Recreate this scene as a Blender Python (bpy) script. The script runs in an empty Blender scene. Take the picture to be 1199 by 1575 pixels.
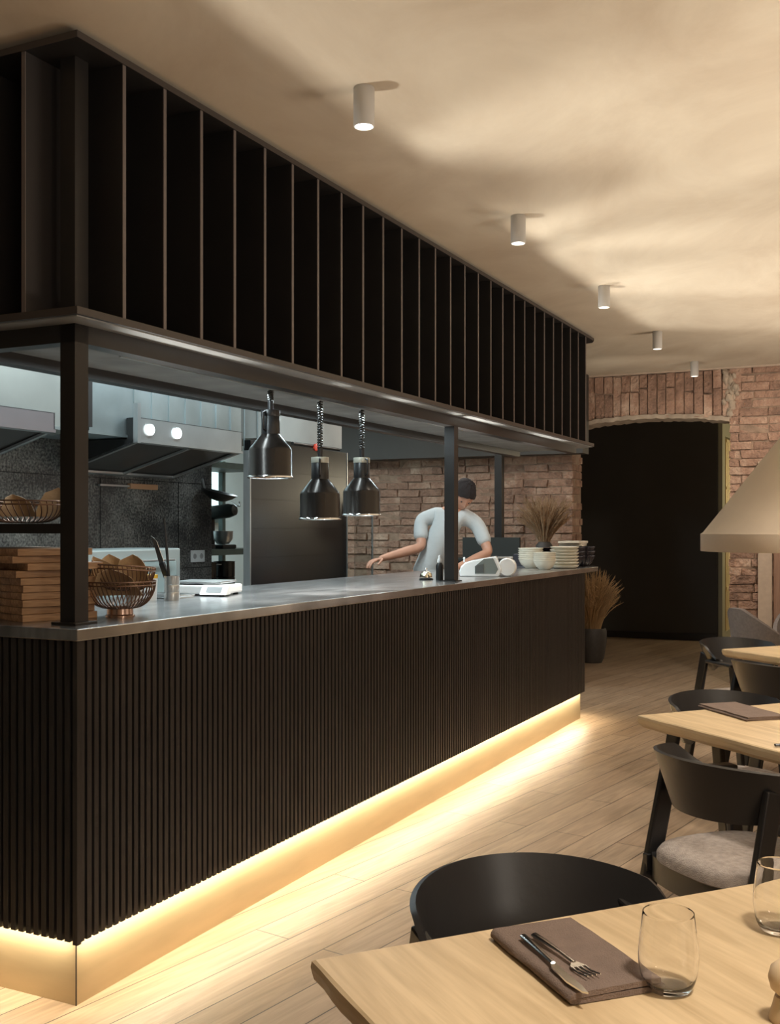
import bpy, bmesh, math, random
from mathutils import Vector, Matrix
random.seed(7)
PI = math.pi
S = bpy.context.scene
COL = S.collection

# ---------------------------------------------------------------- camera
cd = bpy.data.cameras.new('camera'); cam = bpy.data.objects.new('camera', cd); COL.objects.link(cam)
cam.location = (0, 0, 1.4); cam.rotation_euler = (PI/2, 0, 0)
cd.sensor_fit = 'VERTICAL'; cd.sensor_height = 24.0; cd.lens = 24.0*1646/1575
cd.shift_y = 25.5/1575; cd.clip_start = 0.05; cd.clip_end = 60
S.camera = cam
S.view_settings.view_transform = 'Standard'; S.view_settings.look = 'None'
S.view_settings.gamma = 1.0; S.view_settings.use_curve_mapping = False
S.view_settings.exposure = 0.0
w = bpy.data.worlds.new('world'); S.world = w; w.use_nodes = True
w.node_tree.nodes['Background'].inputs[0].default_value = (1.0, 0.85, 0.7, 1)
w.node_tree.nodes['Background'].inputs[1].default_value = 0.02

# ---------------------------------------------------------------- frames
O = Vector((-0.903, 3.09, 0)); AK = math.radians(64.0)       # counter frame: x along the counter, y into the kitchen
UK = Vector((math.cos(AK), math.sin(AK), 0)); VK = Vector((-math.sin(AK), math.cos(AK), 0))
AT = math.radians(24.0)                                      # table frame
UT = Vector((math.cos(AT), math.sin(AT), 0)); VT = Vector((-math.sin(AT), math.cos(AT), 0))
def K(u, v, z=0): return O + UK*u + VK*v + Vector((0, 0, z))

# ---------------------------------------------------------------- lights
WARM = (1.0, 0.85, 0.60); WARM2 = (1.0, 0.89, 0.76); COOL = (0.80, 0.95, 1.0)
def area(name, loc, sx, sy, power, color, rz=0.0, rx=0.0, ry=0.0, spread=PI):
    l = bpy.data.lights.new(name, 'AREA'); l.shape = 'RECTANGLE'; l.size = sx; l.size_y = sy
    l.energy = power; l.color = color; l.spread = spread
    o = bpy.data.objects.new(name, l); COL.objects.link(o); o.location = loc
    o.rotation_euler = (rx, ry, rz); return o
def spot(name, loc, target, power, color, ang=60, blend=0.6, size=0.03):
    l = bpy.data.lights.new(name, 'SPOT'); l.energy = power; l.color = color
    l.spot_size = math.radians(ang); l.spot_blend = blend; l.shadow_soft_size = size
    o = bpy.data.objects.new(name, l); COL.objects.link(o); o.location = loc
    o.rotation_euler = (Vector(target)-Vector(loc)).to_track_quat('-Z', 'Y').to_euler(); return o
def point(name, loc, power, color, size=0.1):
    l = bpy.data.lights.new(name, 'POINT'); l.energy = power; l.color = color; l.shadow_soft_size = size
    o = bpy.data.objects.new(name, l); COL.objects.link(o); o.location = loc; return o
# LED strips tucked behind the foot of the slats
area('led_long', K(2.69, 0.010, 0.196), 5.3, 0.012, 30, WARM, AK)
area('led_short', K(0.010, 1.25, 0.196), 0.012, 2.4, 12, WARM, AK)
area('led_end', K(5.39, 0.45, 0.196), 0.012, 0.8, 4.5, WARM, AK)
# ceiling spots (light of the cylinder lamps)
SPOTS = []
for px, py in ((560, 135), (797, 332), (929, 440), (1011, 510), (1068, 556)):
    Z = 1646*1.46/(813-py); SPOTS.append(Vector(((px-600)/1646*Z, Z, 2.86)))
for i, p in enumerate(SPOTS):
    spot('downlight_glow', p-Vector((0, 0, 0.135)), p-Vector((0, 0, 3)), 48, WARM2, 75, 0.9, 0.025)
# room lamps out of frame, over the dining tables
spot('table_lamp_near', (0.75, 1.0, 2.5), (0.55, 1.3, 0.75), 130, WARM2, 105, 0.9, 0.12)
spot('table_lamp_middle', (1.9, 3.1, 2.4), (1.6, 3.3, 0.75), 125, WARM2, 100, 0.9, 0.12)
spot('table_lamp_far', (2.9, 5.3, 2.4), (2.6, 5.4, 0.75), 110, WARM2, 100, 0.9, 0.12)
# added unseen uplights, general fill for the ceiling and room
area('fill_uplight_a', (2.9, 2.6, 1.0), 1.4, 1.4, 84, WARM2, 0, PI)
area('fill_uplight_b', (3.9, 6.5, 1.0), 1.4, 1.4, 84, WARM2, 0, PI)
area('fill_uplight_c', (1.2, -1.2, 1.2), 1.4, 1.4, 84, WARM2, 0, PI)
point('room_fill', (2.6, -0.8, 1.9), 60, WARM2, 0.3)  # added fill light out of view, brightens the dining side
spot('brick_wash', K(6.0, -1.6, 2.75), K(7.7, -1.1, 1.5), 90, WARM2, 95, 1.0, 0.08)
spot('brick_wash_arch', K(6.4, -0.2, 2.1), K(7.7, 0.1, 2.7), 14, WARM2, 110, 1.0, 0.1)
# kitchen: cool ceiling fluorescents and the warm-up strip under the canopy
area('kitchen_tube_a', K(1.4, 1.25, 2.80), 2.0, 0.35, 46, COOL, AK)
area('kitchen_tube_b', K(3.4, 1.25, 2.80), 1.8, 0.35, 42, COOL, AK)
area('kitchen_tube_c', K(5.9, 1.3, 2.80), 1.2, 0.3, 20, (1, .93, .84), AK)
area('canopy_strip', K(2.0, 0.33, 1.975), 3.2, 0.03, 15, COOL, AK)
area('canopy_strip_far', K(4.7, 0.33, 1.975), 1.6, 0.03, 3, (1, .95, .88), AK)
area('store_room_light', K(5.2, 3.3, 2.7), 1.5, 0.5, 60, COOL, AK)
# added upward spots standing in for light reflected off the polished counter
for u, pw in ((.55, 90), (1.95, 150), (3.2, 150), (4.5, 110)):
    spot('counter_bounce_fill', K(u, 0.45, 1.14), K(u+0.15, -1.25, 2.86), pw*1.15, (1, .95, .86), 62, 0.45, 0.075)
point('passage_fill', K(11.6, -1.7, 1.9), 60, (1, .88, .62), .3)  # added fill light hidden by the brick jamb, brightens door and passage


# ---------------------------------------------------------------- materials
MATS = {}
def nt(name):
    m = bpy.data.materials.new(name); m.use_nodes = True
    t = m.node_tree; return m, t, t.nodes['Principled BSDF']
def mat(name, col, rough=0.5, metal=0.0, noise=0.0, scale=20.0, bump=0.0, bscale=60.0, aniso=None, coat=0.0, spec=None, stretch=(1, 1, 1)):
    if name in MATS: return MATS[name]
    m, t, b = nt(name); N = t.nodes; L = t.links
    b.inputs['Base Color'].default_value = (*col, 1); b.inputs['Roughness'].default_value = rough
    b.inputs['Metallic'].default_value = metal
    if coat: b.inputs['Coat Weight'].default_value = coat
    if spec is not None: b.inputs['Specular IOR Level'].default_value = spec
    tc = N.new('ShaderNodeTexCoord'); mp = N.new('ShaderNodeMapping'); mp.inputs['Scale'].default_value = stretch
    L.new(tc.outputs['Object'], mp.inputs[0])
    n = N.new('ShaderNodeTexNoise'); n.inputs['Scale'].default_value = scale; n.inputs['Detail'].default_value = 6
    L.new(mp.outputs[0], n.inputs['Vector'])
    r = N.new('ShaderNodeMapRange'); r.inputs[3].default_value = 1-noise; r.inputs[4].default_value = 1+noise
    r.inputs[1].default_value = .25; r.inputs[2].default_value = .75
    L.new(n.outputs[0], r.inputs[0])
    mx = N.new('ShaderNodeVectorMath'); mx.operation = 'SCALE'; mx.inputs[0].default_value = col
    L.new(r.outputs[0], mx.inputs['Scale']); L.new(mx.outputs[0], b.inputs['Base Color'])
    if bump:
        n2 = N.new('ShaderNodeTexNoise'); n2.inputs['Scale'].default_value = bscale; n2.inputs['Detail'].default_value = 5
        L.new(mp.outputs[0], n2.inputs['Vector'])
        bp = N.new('ShaderNodeBump'); bp.inputs['Strength'].default_value = bump; bp.inputs['Distance'].default_value = 0.01
        L.new(n2.outputs[0], bp.inputs['Height']); L.new(bp.outputs[0], b.inputs['Normal'])
    MATS[name] = m; return m
def glass(name, col=(1, 1, 1), rough=0.0, ior=1.45):
    m, t, b = nt(name); b.inputs['Base Color'].default_value = (*col, 1)
    b.inputs['Roughness'].default_value = rough; b.inputs['Transmission Weight'].default_value = 1; b.inputs['IOR'].default_value = ior
    MATS[name] = m; return m
def emit(name, col, st):
    m, t, b = nt(name); b.inputs['Base Color'].default_value = (*col, 1)
    b.inputs['Emission Color'].default_value = (*col, 1); b.inputs['Emission Strength'].default_value = st
    MATS[name] = m; return m
def wood(name, c1, c2, rough=0.45, axis=0, sc=1.0, bump=0.1):
    m, t, b = nt(name); N = t.nodes; L = t.links
    tc = N.new('ShaderNodeTexCoord'); mp = N.new('ShaderNodeMapping')
    st = [14*sc]*3; st[axis] = 1.1*sc; mp.inputs['Scale'].default_value = st
    L.new(tc.outputs['Object'], mp.inputs[0])
    n = N.new('ShaderNodeTexNoise'); n.inputs['Scale'].default_value = 1.6; n.inputs['Detail'].default_value = 7; n.inputs['Distortion'].default_value = 1.4
    L.new(mp.outputs[0], n.inputs['Vector'])
    n2 = N.new('ShaderNodeTexNoise'); n2.inputs['Scale'].default_value = 9; n2.inputs['Detail'].default_value = 4
    L.new(mp.outputs[0], n2.inputs['Vector'])
    ad = N.new('ShaderNodeMath'); ad.operation = 'MULTIPLY_ADD'; ad.inputs[1].default_value = .35
    L.new(n2.outputs[0], ad.inputs[0]); L.new(n.outputs[0], ad.inputs[2])
    r = N.new('ShaderNodeValToRGB'); r.color_ramp.elements[0].position = .45; r.color_ramp.elements[1].position = .85
    r.color_ramp.elements[0].color = (*c1, 1); r.color_ramp.elements[1].color = (*c2, 1)
    L.new(ad.outputs[0], r.inputs[0]); L.new(r.outputs[0], b.inputs['Base Color'])
    b.inputs['Roughness'].default_value = rough
    bp = N.new('ShaderNodeBump'); bp.inputs['Strength'].default_value = bump; bp.inputs['Distance'].default_value = .003
    L.new(ad.outputs[0], bp.inputs['Height']); L.new(bp.outputs[0], b.inputs['Normal'])
    MATS[name] = m; return m

BLACKWOOD = mat('black_stained_wood', (.026, .0245, .025), .42, 0, .35, 6, .12, 40, stretch=(8, 8, 1))
DIVEDGE = mat('grey_brown_edge', (.13, .108, .10), .45)  # divider front strips, set lighter than the boards
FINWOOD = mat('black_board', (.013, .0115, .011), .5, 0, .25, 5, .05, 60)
FINDARK = mat('black_recess', (.004, .004, .0045), .7)
BLACKSTEEL = mat('black_steel', (.022, .020, .019), .38, .2, .1, 9)
SOFFIT = mat('grey_soffit_metal', (.36, .37, .365), .32, .35, .2, 5, .05, 20)
SOFFITB = mat('pale_soffit_board', (.20, .20, .19), .55, 0, .3, 7)
STEEL = mat('stainless_steel', (.52, .54, .54), .28, .8, .12, 4, .015, 9, stretch=(1, 9, 1))
STEELT = mat('counter_steel', (.40, .40, .40), .24, .9, .45, 5, .04, 10, stretch=(1, 4, 1))
GALV = mat('galvanised_sheet', (.40, .46, .47), .36, .85, .22, 3, .06, 6)
CHROME = mat('chrome', (.8, .8, .8), .1, 1)
BRASS = mat('brushed_brass', (.50, .40, .25), .45, .6, .08, 3, .03, 90, stretch=(1, 1, 6))
COPPER = mat('copper_wire', (.20, .125, .09), .38, .85)
KRAFT = mat('kraft_paper', (.42, .29, .17), .8, 0, .15, 10, .3, 40)
CREAM = mat('cream_ceramic', (.78, .74, .62), .3, 0, .04)
CREAMCLOTH = mat('cream_cloth', (.66, .60, .50), .9, 0, .08, 20, .3, 200)
DARKCER = mat('dark_ceramic', (.035, .032, .042), .22, 0, .1, coat=.4)
BLACKPLASTIC = mat('black_plastic', (.012, .012, .013), .35)
WHITEPL = mat('white_plastic', (.80, .82, .82), .3, 0, .03)
WHITEWALL = mat('white_painted_wall', (.33, .33, .31), .8, 0, .12, 3)
CYANWALL = mat('pale_store_wall', (.62, .74, .74), .7, 0, .1, 2)
RACKGREEN = mat('rack_paint', (.10, .14, .13), .45, .3, .15)
LAMPGREY = mat('grey_lamp_paint', (.46, .44, .41), .6)
LAMPSHADE = mat('beige_fabric_shade', (.50, .42, .33), .9, 0, .06, 6, .1, 300)
FABRIC = mat('beige_seat_fabric', (.36, .31, .275), .95, 0, .22, 60, .5, 300)
GREYFAB = mat('grey_armchair_fabric', (.20, .175, .165), .95, 0, .15, 50, .4, 250)
NAPKIN = mat('taupe_linen', (.18, .13, .105), .95, 0, .12, 30, .4, 400)
POT = mat('dark_clay', (.05, .045, .042), .6, 0, .2)
STRAW = mat('dried_grass', (.56, .38, .20), .8, 0, .45, 3)
STRAWD = mat('dried_grass_brown', (.36, .23, .13), .8, 0, .45, 3)
SKIN = mat('skin', (.52, .27, .18), .5, 0, .05)
HAIR = mat('dark_hair', (.022, .015, .014), .95, 0, .2, 60)
SHIRT = mat('white_cotton', (.50, .52, .52), .9, 0, .04, 12, .3, 30)
APRON = mat('grey_apron', (.20, .19, .18), .9, 0, .1, 20)
SHOE = mat('dark_shoe', (.03, .03, .03), .6)
MORTAR = mat('lime_mortar', (.30, .21, .15), .95, 0, .3, 14, .8, 30)
RAWPLASTER = mat('rough_plaster_trim', (.36, .29, .22), .9, 0, .25, 12, .6, 30)
CREAMTRIM = mat('cream_column_paint', (.44, .34, .26), .7, 0, .08)
PINKWOOD = wood('reddish_wood_panel', (.22, .12, .08), (.32, .19, .13), .6, 2)
WALLBLACK = mat('matt_black_paint', (.050, .046, .040), .6, 0, .12, 2)
GREENFRAME = mat('sage_green_frame', (.33, .32, .22), .5)
BRASSROD = mat('brass_rod', (.85, .72, .42), .5, .4)
RED = mat('red_plastic', (.6, .06, .03), .4)
OAK = wood('oak_table_top', (.44, .32, .18), (.64, .49, .30), .42, 1, .8)
BOARD = wood('acacia_board', (.24, .125, .065), (.56, .36, .21), .5, 0, 1.6)
GLASSM = glass('clear_glass', (1, 1, 1), 0, 1.38)
PANE = glass('screen_glass', (.75, .78, .78), .02, 1.1)
LENS = emit('lit_lamp_lens', (1, .93, .82), 9)
GLOW = emit('lit_gauge', (.95, 1, 1), 1.6)

def floor_mat():
    m, t, b = nt('oak_plank_floor'); N = t.nodes; L = t.links
    tc = N.new('ShaderNodeTexCoord'); mp = N.new('ShaderNodeMapping')
    mp.inputs['Rotation'].default_value = (0, 0, -math.radians(54.5)); L.new(tc.outputs['Object'], mp.inputs[0])
    br = N.new('ShaderNodeTexBrick'); br.inputs['Scale'].default_value = 1
    br.inputs['Brick Width'].default_value = 1.7; br.inputs['Row Height'].default_value = .15
    br.inputs['Mortar Size'].default_value = .0026; br.inputs['Mortar Smooth'].default_value = .3; br.offset = .37
    br.inputs['Color1'].default_value = (.36, .265, .18, 1); br.inputs['Color2'].default_value = (.29, .205, .135, 1)
    br.inputs['Mortar'].default_value = (.045, .028, .018, 1)
    L.new(mp.outputs[0], br.inputs['Vector'])
    m2 = N.new('ShaderNodeMapping'); m2.inputs['Scale'].default_value = (1.2, 16, 1); L.new(mp.outputs[0], m2.inputs[0])
    n = N.new('ShaderNodeTexNoise'); n.inputs['Scale'].default_value = 2.2; n.inputs['Detail'].default_value = 8; n.inputs['Distortion'].default_value = 1.2
    L.new(m2.outputs[0], n.inputs['Vector'])
    r = N.new('ShaderNodeMapRange'); r.inputs[1].default_value = .25; r.inputs[2].default_value = .75
    r.inputs[3].default_value = .68; r.inputs[4].default_value = 1.25; L.new(n.outputs[0], r.inputs[0])
    sc = N.new('ShaderNodeVectorMath'); sc.operation = 'SCALE'; L.new(br.outputs['Color'], sc.inputs[0]); L.new(r.outputs[0], sc.inputs['Scale'])
    L.new(sc.outputs[0], b.inputs['Base Color']); b.inputs['Roughness'].default_value = .42
    ad = N.new('ShaderNodeMath'); ad.operation = 'MULTIPLY_ADD'; ad.inputs[1].default_value = -1.5
    L.new(br.outputs['Fac'], ad.inputs[0]); L.new(n.outputs[0], ad.inputs[2])
    bp = N.new('ShaderNodeBump'); bp.inputs['Strength'].default_value = .25; bp.inputs['Distance'].default_value = .003
    L.new(ad.outputs[0], bp.inputs['Height']); L.new(bp.outputs[0], b.inputs['Normal'])
    return m
def ceiling_mat():
    m, t, b = nt('trowelled_plaster'); N = t.nodes; L = t.links
    tc = N.new('ShaderNodeTexCoord'); mp = N.new('ShaderNodeMapping'); mp.inputs['Scale'].default_value = (1, .55, 1)
    mp.inputs['Rotation'].default_value = (0, 0, .5); L.new(tc.outputs['Object'], mp.inputs[0])
    n = N.new('ShaderNodeTexNoise'); n.inputs['Scale'].default_value = 1.7; n.inputs['Detail'].default_value = 9; n.inputs['Roughness'].default_value = .62
    n.inputs['Distortion'].default_value = .6; L.new(mp.outputs[0], n.inputs['Vector'])
    r = N.new('ShaderNodeValToRGB'); r.color_ramp.elements[0].position = .3; r.color_ramp.elements[1].position = .72
    r.color_ramp.elements[0].color = (.45, .37, .275, 1); r.color_ramp.elements[1].color = (.61, .54, .425, 1)
    L.new(n.outputs[0], r.inputs[0]); L.new(r.outputs[0], b.inputs['Base Color']); b.inputs['Roughness'].default_value = .85
    n2 = N.new('ShaderNodeTexNoise'); n2.inputs['Scale'].default_value = 9; n2.inputs['Detail'].default_value = 6
    L.new(mp.outputs[0], n2.inputs['Vector'])
    bp = N.new('ShaderNodeBump'); bp.inputs['Strength'].default_value = .15; bp.inputs['Distance'].default_value = .01
    L.new(n2.outputs[0], bp.inputs['Height']); L.new(bp.outputs[0], b.inputs['Normal'])
    return m
def brick_mat():
    m, t, b = nt('old_red_brick'); N = t.nodes; L = t.links
    tc = N.new('ShaderNodeTexCoord')
    n = N.new('ShaderNodeTexNoise'); n.inputs['Scale'].default_value = 5; n.inputs['Detail'].default_value = 8; n.inputs['Roughness'].default_value = .7
    L.new(tc.outputs['Object'], n.inputs['Vector'])
    g = N.new('ShaderNodeNewGeometry')
    ad = N.new('ShaderNodeMath'); ad.operation = 'MULTIPLY_ADD'; ad.inputs[1].default_value = .26
    L.new(g.outputs['Random Per Island'], ad.inputs[0]); L.new(n.outputs[0], ad.inputs[2])
    r = N.new('ShaderNodeValToRGB'); cr = r.color_ramp
    cr.elements[0].position = .35; cr.elements[0].color = (.15, .09, .065, 1)
    cr.elements[1].position = .98; cr.elements[1].color = (.60, .45, .34, 1)
    e = cr.elements.new(.66); e.color = (.36, .22, .155, 1)
    L.new(ad.outputs[0], r.inputs[0]); L.new(r.outputs[0], b.inputs['Base Color']); b.inputs['Roughness'].default_value = .9
    n2 = N.new('ShaderNodeTexNoise'); n2.inputs['Scale'].default_value = 28; n2.inputs['Detail'].default_value = 6
    L.new(tc.outputs['Object'], n2.inputs['Vector'])
    bp = N.new('ShaderNodeBump'); bp.inputs['Strength'].default_value = 1; bp.inputs['Distance'].default_value = .03
    L.new(n2.outputs[0], bp.inputs['Height']); L.new(bp.outputs[0], b.inputs['Normal'])
    return m
def granite_mat():
    m, t, b = nt('dark_stone_slab'); N = t.nodes; L = t.links
    tc = N.new('ShaderNodeTexCoord')
    n = N.new('ShaderNodeTexNoise'); n.inputs['Scale'].default_value = 2.6; n.inputs['Detail'].default_value = 12; n.inputs['Roughness'].default_value = .68
    L.new(tc.outputs['Object'], n.inputs['Vector'])
    v = N.new('ShaderNodeTexNoise'); v.inputs['Scale'].default_value = 70; v.inputs['Detail'].default_value = 3; L.new(tc.outputs['Object'], v.inputs['Vector'])
    mu = N.new('ShaderNodeMath'); mu.operation = 'MULTIPLY'; L.new(n.outputs[0], mu.inputs[0]); L.new(v.outputs[0], mu.inputs[1])
    r = N.new('ShaderNodeValToRGB'); r.color_ramp.elements[0].position = .18; r.color_ramp.elements[1].position = .42
    r.color_ramp.elements[0].color = (.035, .034, .034, 1); r.color_ramp.elements[1].color = (.34, .33, .30, 1)
    L.new(mu.outputs[0], r.inputs[0]); L.new(r.outputs[0], b.inputs['Base Color']); b.inputs['Roughness'].default_value = .3
    return m
def tile_mat():
    m, t, b = nt('black_wall_tile'); N = t.nodes; L = t.links
    tc = N.new('ShaderNodeTexCoord'); mp = N.new('ShaderNodeMapping'); mp.inputs['Rotation'].default_value = (PI/2, 0, 0)
    L.new(tc.outputs['Object'], mp.inputs[0])
    br = N.new('ShaderNodeTexBrick'); br.inputs['Scale'].default_value = 1; br.offset = 0
    br.inputs['Brick Width'].default_value = .2; br.inputs['Row Height'].default_value = .2; br.inputs['Mortar Size'].default_value = .0025
    br.inputs['Color1'].default_value = (.011, .011, .012, 1); br.inputs['Color2'].default_value = (.014, .014, .015, 1); br.inputs['Mortar'].default_value = (.003, .003, .003, 1)
    L.new(mp.outputs[0], br.inputs['Vector']); L.new(br.outputs['Color'], b.inputs['Base Color']); b.inputs['Roughness'].default_value = .25
    bp = N.new('ShaderNodeBump'); bp.invert = True; bp.inputs['Strength'].default_value = .5; bp.inputs['Distance'].default_value = .002
    L.new(br.outputs['Fac'], bp.inputs['Height']); L.new(bp.outputs[0], b.inputs['Normal'])
    return m
FLOOR = floor_mat(); CEIL = ceiling_mat(); BRICK = brick_mat(); GRANITE = granite_mat(); TILE = tile_mat()

# ---------------------------------------------------------------- mesh helpers
class MB:
    def __init__(s): s.v = []; s.f = []; s.sm = []
    def add(s, vs, fs, smooth=False, M=None):
        b = len(s.v)
        s.v += [tuple(M @ Vector(p)) if M is not None else tuple(p) for p in vs]
        s.f += [tuple(i+b for i in f) for f in fs]; s.sm += [smooth]*len(fs); return s
    def box(s, x0, x1, y0, y1, z0, z1, M=None, bev=0.0):
        if bev > 0:
            # chamfered box built as hull of three nested boxes
            bm = bmesh.new(); bmesh.ops.create_cube(bm, size=1)
            for q in bm.verts: q.co = Vector((x0+(q.co.x+.5)*(x1-x0), y0+(q.co.y+.5)*(y1-y0), z0+(q.co.z+.5)*(z1-z0)))
            bmesh.ops.bevel(bm, geom=bm.edges[:], offset=bev, segments=2, affect='EDGES', profile=.6)
            s.bm(bm, M, False); return s
        vs = [(x, y, z) for x in (x0, x1) for y in (y0, y1) for z in (z0, z1)]
        return s.add(vs, [(0, 1, 3, 2), (4, 6, 7, 5), (0, 4, 5, 1), (2, 3, 7, 6), (0, 2, 6, 4), (1, 5, 7, 3)], False, M)
    def bm(s, bm, M=None, smooth=False):
        bm.verts.ensure_lookup_table(); bm.verts.index_update()
        s.add([v.co.copy() for v in bm.verts], [[v.index for v in f.verts] for f in bm.faces], smooth, M); bm.free(); return s
    def lathe(s, prof, seg=24, M=None, smooth=True, cap=True, ribs=0, rib=0.0):
        vs = []; n = len(prof)
        for k in range(seg):
            a = 2*PI*k/seg; q = 1 + (rib*math.cos(ribs*a) if ribs else 0)
            for r, z in prof: vs.append((r*q*math.cos(a), r*q*math.sin(a), z))
        fs = []
        for k in range(seg):
            k2 = (k+1) % seg
            for i in range(n-1): fs.append((k*n+i, k2*n+i, k2*n+i+1, k*n+i+1))
        s.add(vs, fs, smooth, M)
        if cap:
            for i, (r, z) in ((0, prof[0]), (n-1, prof[-1])):
                if r > 1e-5:
                    ring = [(r*math.cos(2*PI*k/seg)*(1+(rib*math.cos(ribs*2*PI*k/seg) if ribs else 0)), r*math.sin(2*PI*k/seg)*(1+(rib*math.cos(ribs*2*PI*k/seg) if ribs else 0)), z) for k in range(seg)]
                    s.add(ring, [tuple(range(seg)) if i else tuple(reversed(range(seg)))], False, M)
        return s
    def tube(s, pts, r, seg=8, closed=False, M=None, radii=None, flat=1.0):
        pts = [Vector(p) for p in pts]; n = len(pts); vs = []; up = Vector((0, 0, 1)); prev = None
        for i, p in enumerate(pts):
            if closed: t = pts[(i+1) % n]-pts[i-1]
            else: t = pts[min(i+1, n-1)]-pts[max(i-1, 0)]
            t.normalize()
            if prev is None:
                a = up if abs(t.z) < .9 else Vector((1, 0, 0)); x = t.cross(a).normalized()
            else: x = (prev - t*prev.dot(t)).normalized()
            prev = x; y = t.cross(x); rr = radii[i] if radii else r
            for k in range(seg):
                a = 2*PI*k/seg; vs.append(p + x*rr*math.cos(a) + y*rr*flat*math.sin(a))
        fs = []
        for i in range(n if closed else n-1):
            j = (i+1) % n
            for k in range(seg):
                k2 = (k+1) % seg; fs.append((i*seg+k, j*seg+k, j*seg+k2, i*seg+k2))
        if not closed: fs += [tuple(reversed(range(seg))), tuple((n-1)*seg+k for k in range(seg))]
        return s.add(vs, fs, True, M)
    def prism(s, pts, z0, z1, M=None):
        n = len(pts)
        vs = [(x, y, z0) for x, y in pts]+[(x, y, z1) for x, y in pts]
        fs = [tuple(reversed(range(n))), tuple(range(n, 2*n))]+[(i, (i+1) % n, n+(i+1) % n, n+i) for i in range(n)]
        return s.add(vs, fs, False, M)
    def beam(s, a, b, wa, da, wb=None, db=None, side=None):
        """tapered rectangular bar from a to b; side = width direction"""
        a = Vector(a); b = Vector(b); wb = wb or wa; db = db or da; t = (b-a).normalized()
        x = Vector(side) if side is not None else Vector((1, 0, 0)); x = (x-t*x.dot(t)).normalized(); y = t.cross(x)
        vs = []
        for p, w_, d_ in ((a, wa, da), (b, wb, db)):
            for i, j in ((-1, -1), (1, -1), (1, 1), (-1, 1)): vs.append(p+x*w_/2*i+y*d_/2*j)
        return s.add(vs, [(3, 2, 1, 0), (4, 5, 6, 7), (0, 1, 5, 4), (1, 2, 6, 5), (2, 3, 7, 6), (3, 0, 4, 7)])
    def sheet(s, grid, th=0.0):
        """grid of points, thickened along normals"""
        R = len(grid); C = len(grid[0]); G = [[Vector(p) for p in row] for row in grid]
        nr = [[None]*C for _ in range(R)]
        for i in range(R):
            for j in range(C):
                a = G[min(i+1, R-1)][j]-G[max(i-1, 0)][j]; b = G[i][min(j+1, C-1)]-G[i][max(j-1, 0)]
                c = a.cross(b); nr[i][j] = c.normalized() if c.length > 1e-9 else Vector((0, 0, 1))
        vs = [G[i][j]+nr[i][j]*th/2 for i in range(R) for j in range(C)]+[G[i][j]-nr[i][j]*th/2 for i in range(R) for j in range(C)]
        o = R*C; fs = []
        for i in range(R-1):
            for j in range(C-1):
                q = (i*C+j, (i+1)*C+j, (i+1)*C+j+1, i*C+j+1); fs += [q, tuple(o+k for k in reversed(q))]
        for i in range(R-1):
            for j in (0, C-1):
                q = (i*C+j, (i+1)*C+j, o+(i+1)*C+j, o+i*C+j); fs.append(q if j else tuple(reversed(q)))
        for j in range(C-1):
            for i in (0, R-1):
                q = (i*C+j, i*C+j+1, o+i*C+j+1, o+i*C+j); fs.append(q if i == 0 else tuple(reversed(q)))
        return s.add(vs, fs, True)
    def build(s, name, m, parent=None, loc=None, rz=0.0, bevel=0.0, sub=0, fix=True):
        me = bpy.data.meshes.new(name); me.from_pydata(s.v, [], s.f); me.materials.append(m)
        for p, q in zip(me.polygons, s.sm): p.use_smooth = q
        if fix:
            bm = bmesh.new(); bm.from_mesh(me); bmesh.ops.recalc_face_normals(bm, faces=bm.faces[:]); bm.to_mesh(me); bm.free()
        if any(s.sm):
            try: me.set_sharp_from_angle(angle=math.radians(45))
            except Exception: pass
        me.update(); o = bpy.data.objects.new(name, me); COL.objects.link(o)
        if parent: o.parent = parent
        if loc is not None: o.location = loc
        o.rotation_euler = (0, 0, rz)
        if bevel:
            b = o.modifiers.new('bevel', 'BEVEL'); b.width = bevel; b.segments = 2; b.limit_method = 'ANGLE'
        if sub:
            b = o.modifiers.new('sub', 'SUBSURF'); b.levels = sub; b.render_levels = sub
        return o
def tag(o, label, cat, group=None):
    o['label'] = label; o['category'] = cat
    if group: o['group'] = group
    return o
def thing(name, label, cat, loc=(0, 0, 0), rz=0.0, group=None):
    o = bpy.data.objects.new(name, None); COL.objects.link(o); o.empty_display_size = .05
    o.location = loc; o.rotation_euler = (0, 0, rz); return tag(o, label, cat, group)
def struct(o): o['kind'] = 'structure'; return o
def copy_tree(o, parent=None):
    c = o.copy(); COL.objects.link(c)
    if parent: c.parent = parent
    for ch in list(o.children): copy_tree(ch, c)
    return c
def dup(o, label, loc, rz=None, group=None):
    c = copy_tree(o); c.location = loc
    if rz is not None: c.rotation_euler = (0, 0, rz)
    c['label'] = label
    if group: c['group'] = group
    return c
def rotm(ax, a): return Matrix.Rotation(a, 4, ax)
def tr(x, y, z): return Matrix.Translation((x, y, z))
ORD = ['topmost', 'second', 'third', 'fourth', 'fifth', 'sixth', 'seventh', 'eighth', 'ninth', 'tenth', 'eleventh', 'twelfth']

# ================================================================ room shell
struct(MB().box(-9, 9, -5, 18, -.1, 0).build('floor', FLOOR))
struct(MB().box(-9, 9, -5, 18, 2.86, 2.96).build('ceiling', CEIL))
struct(MB().box(-9, 9, -5.1, -5, 0, 2.86).build('wall_rear', CREAMTRIM))
struct(MB().box(7.5, 7.6, -5, 18, 0, 2.86).build('wall_right', CREAMTRIM))

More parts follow.
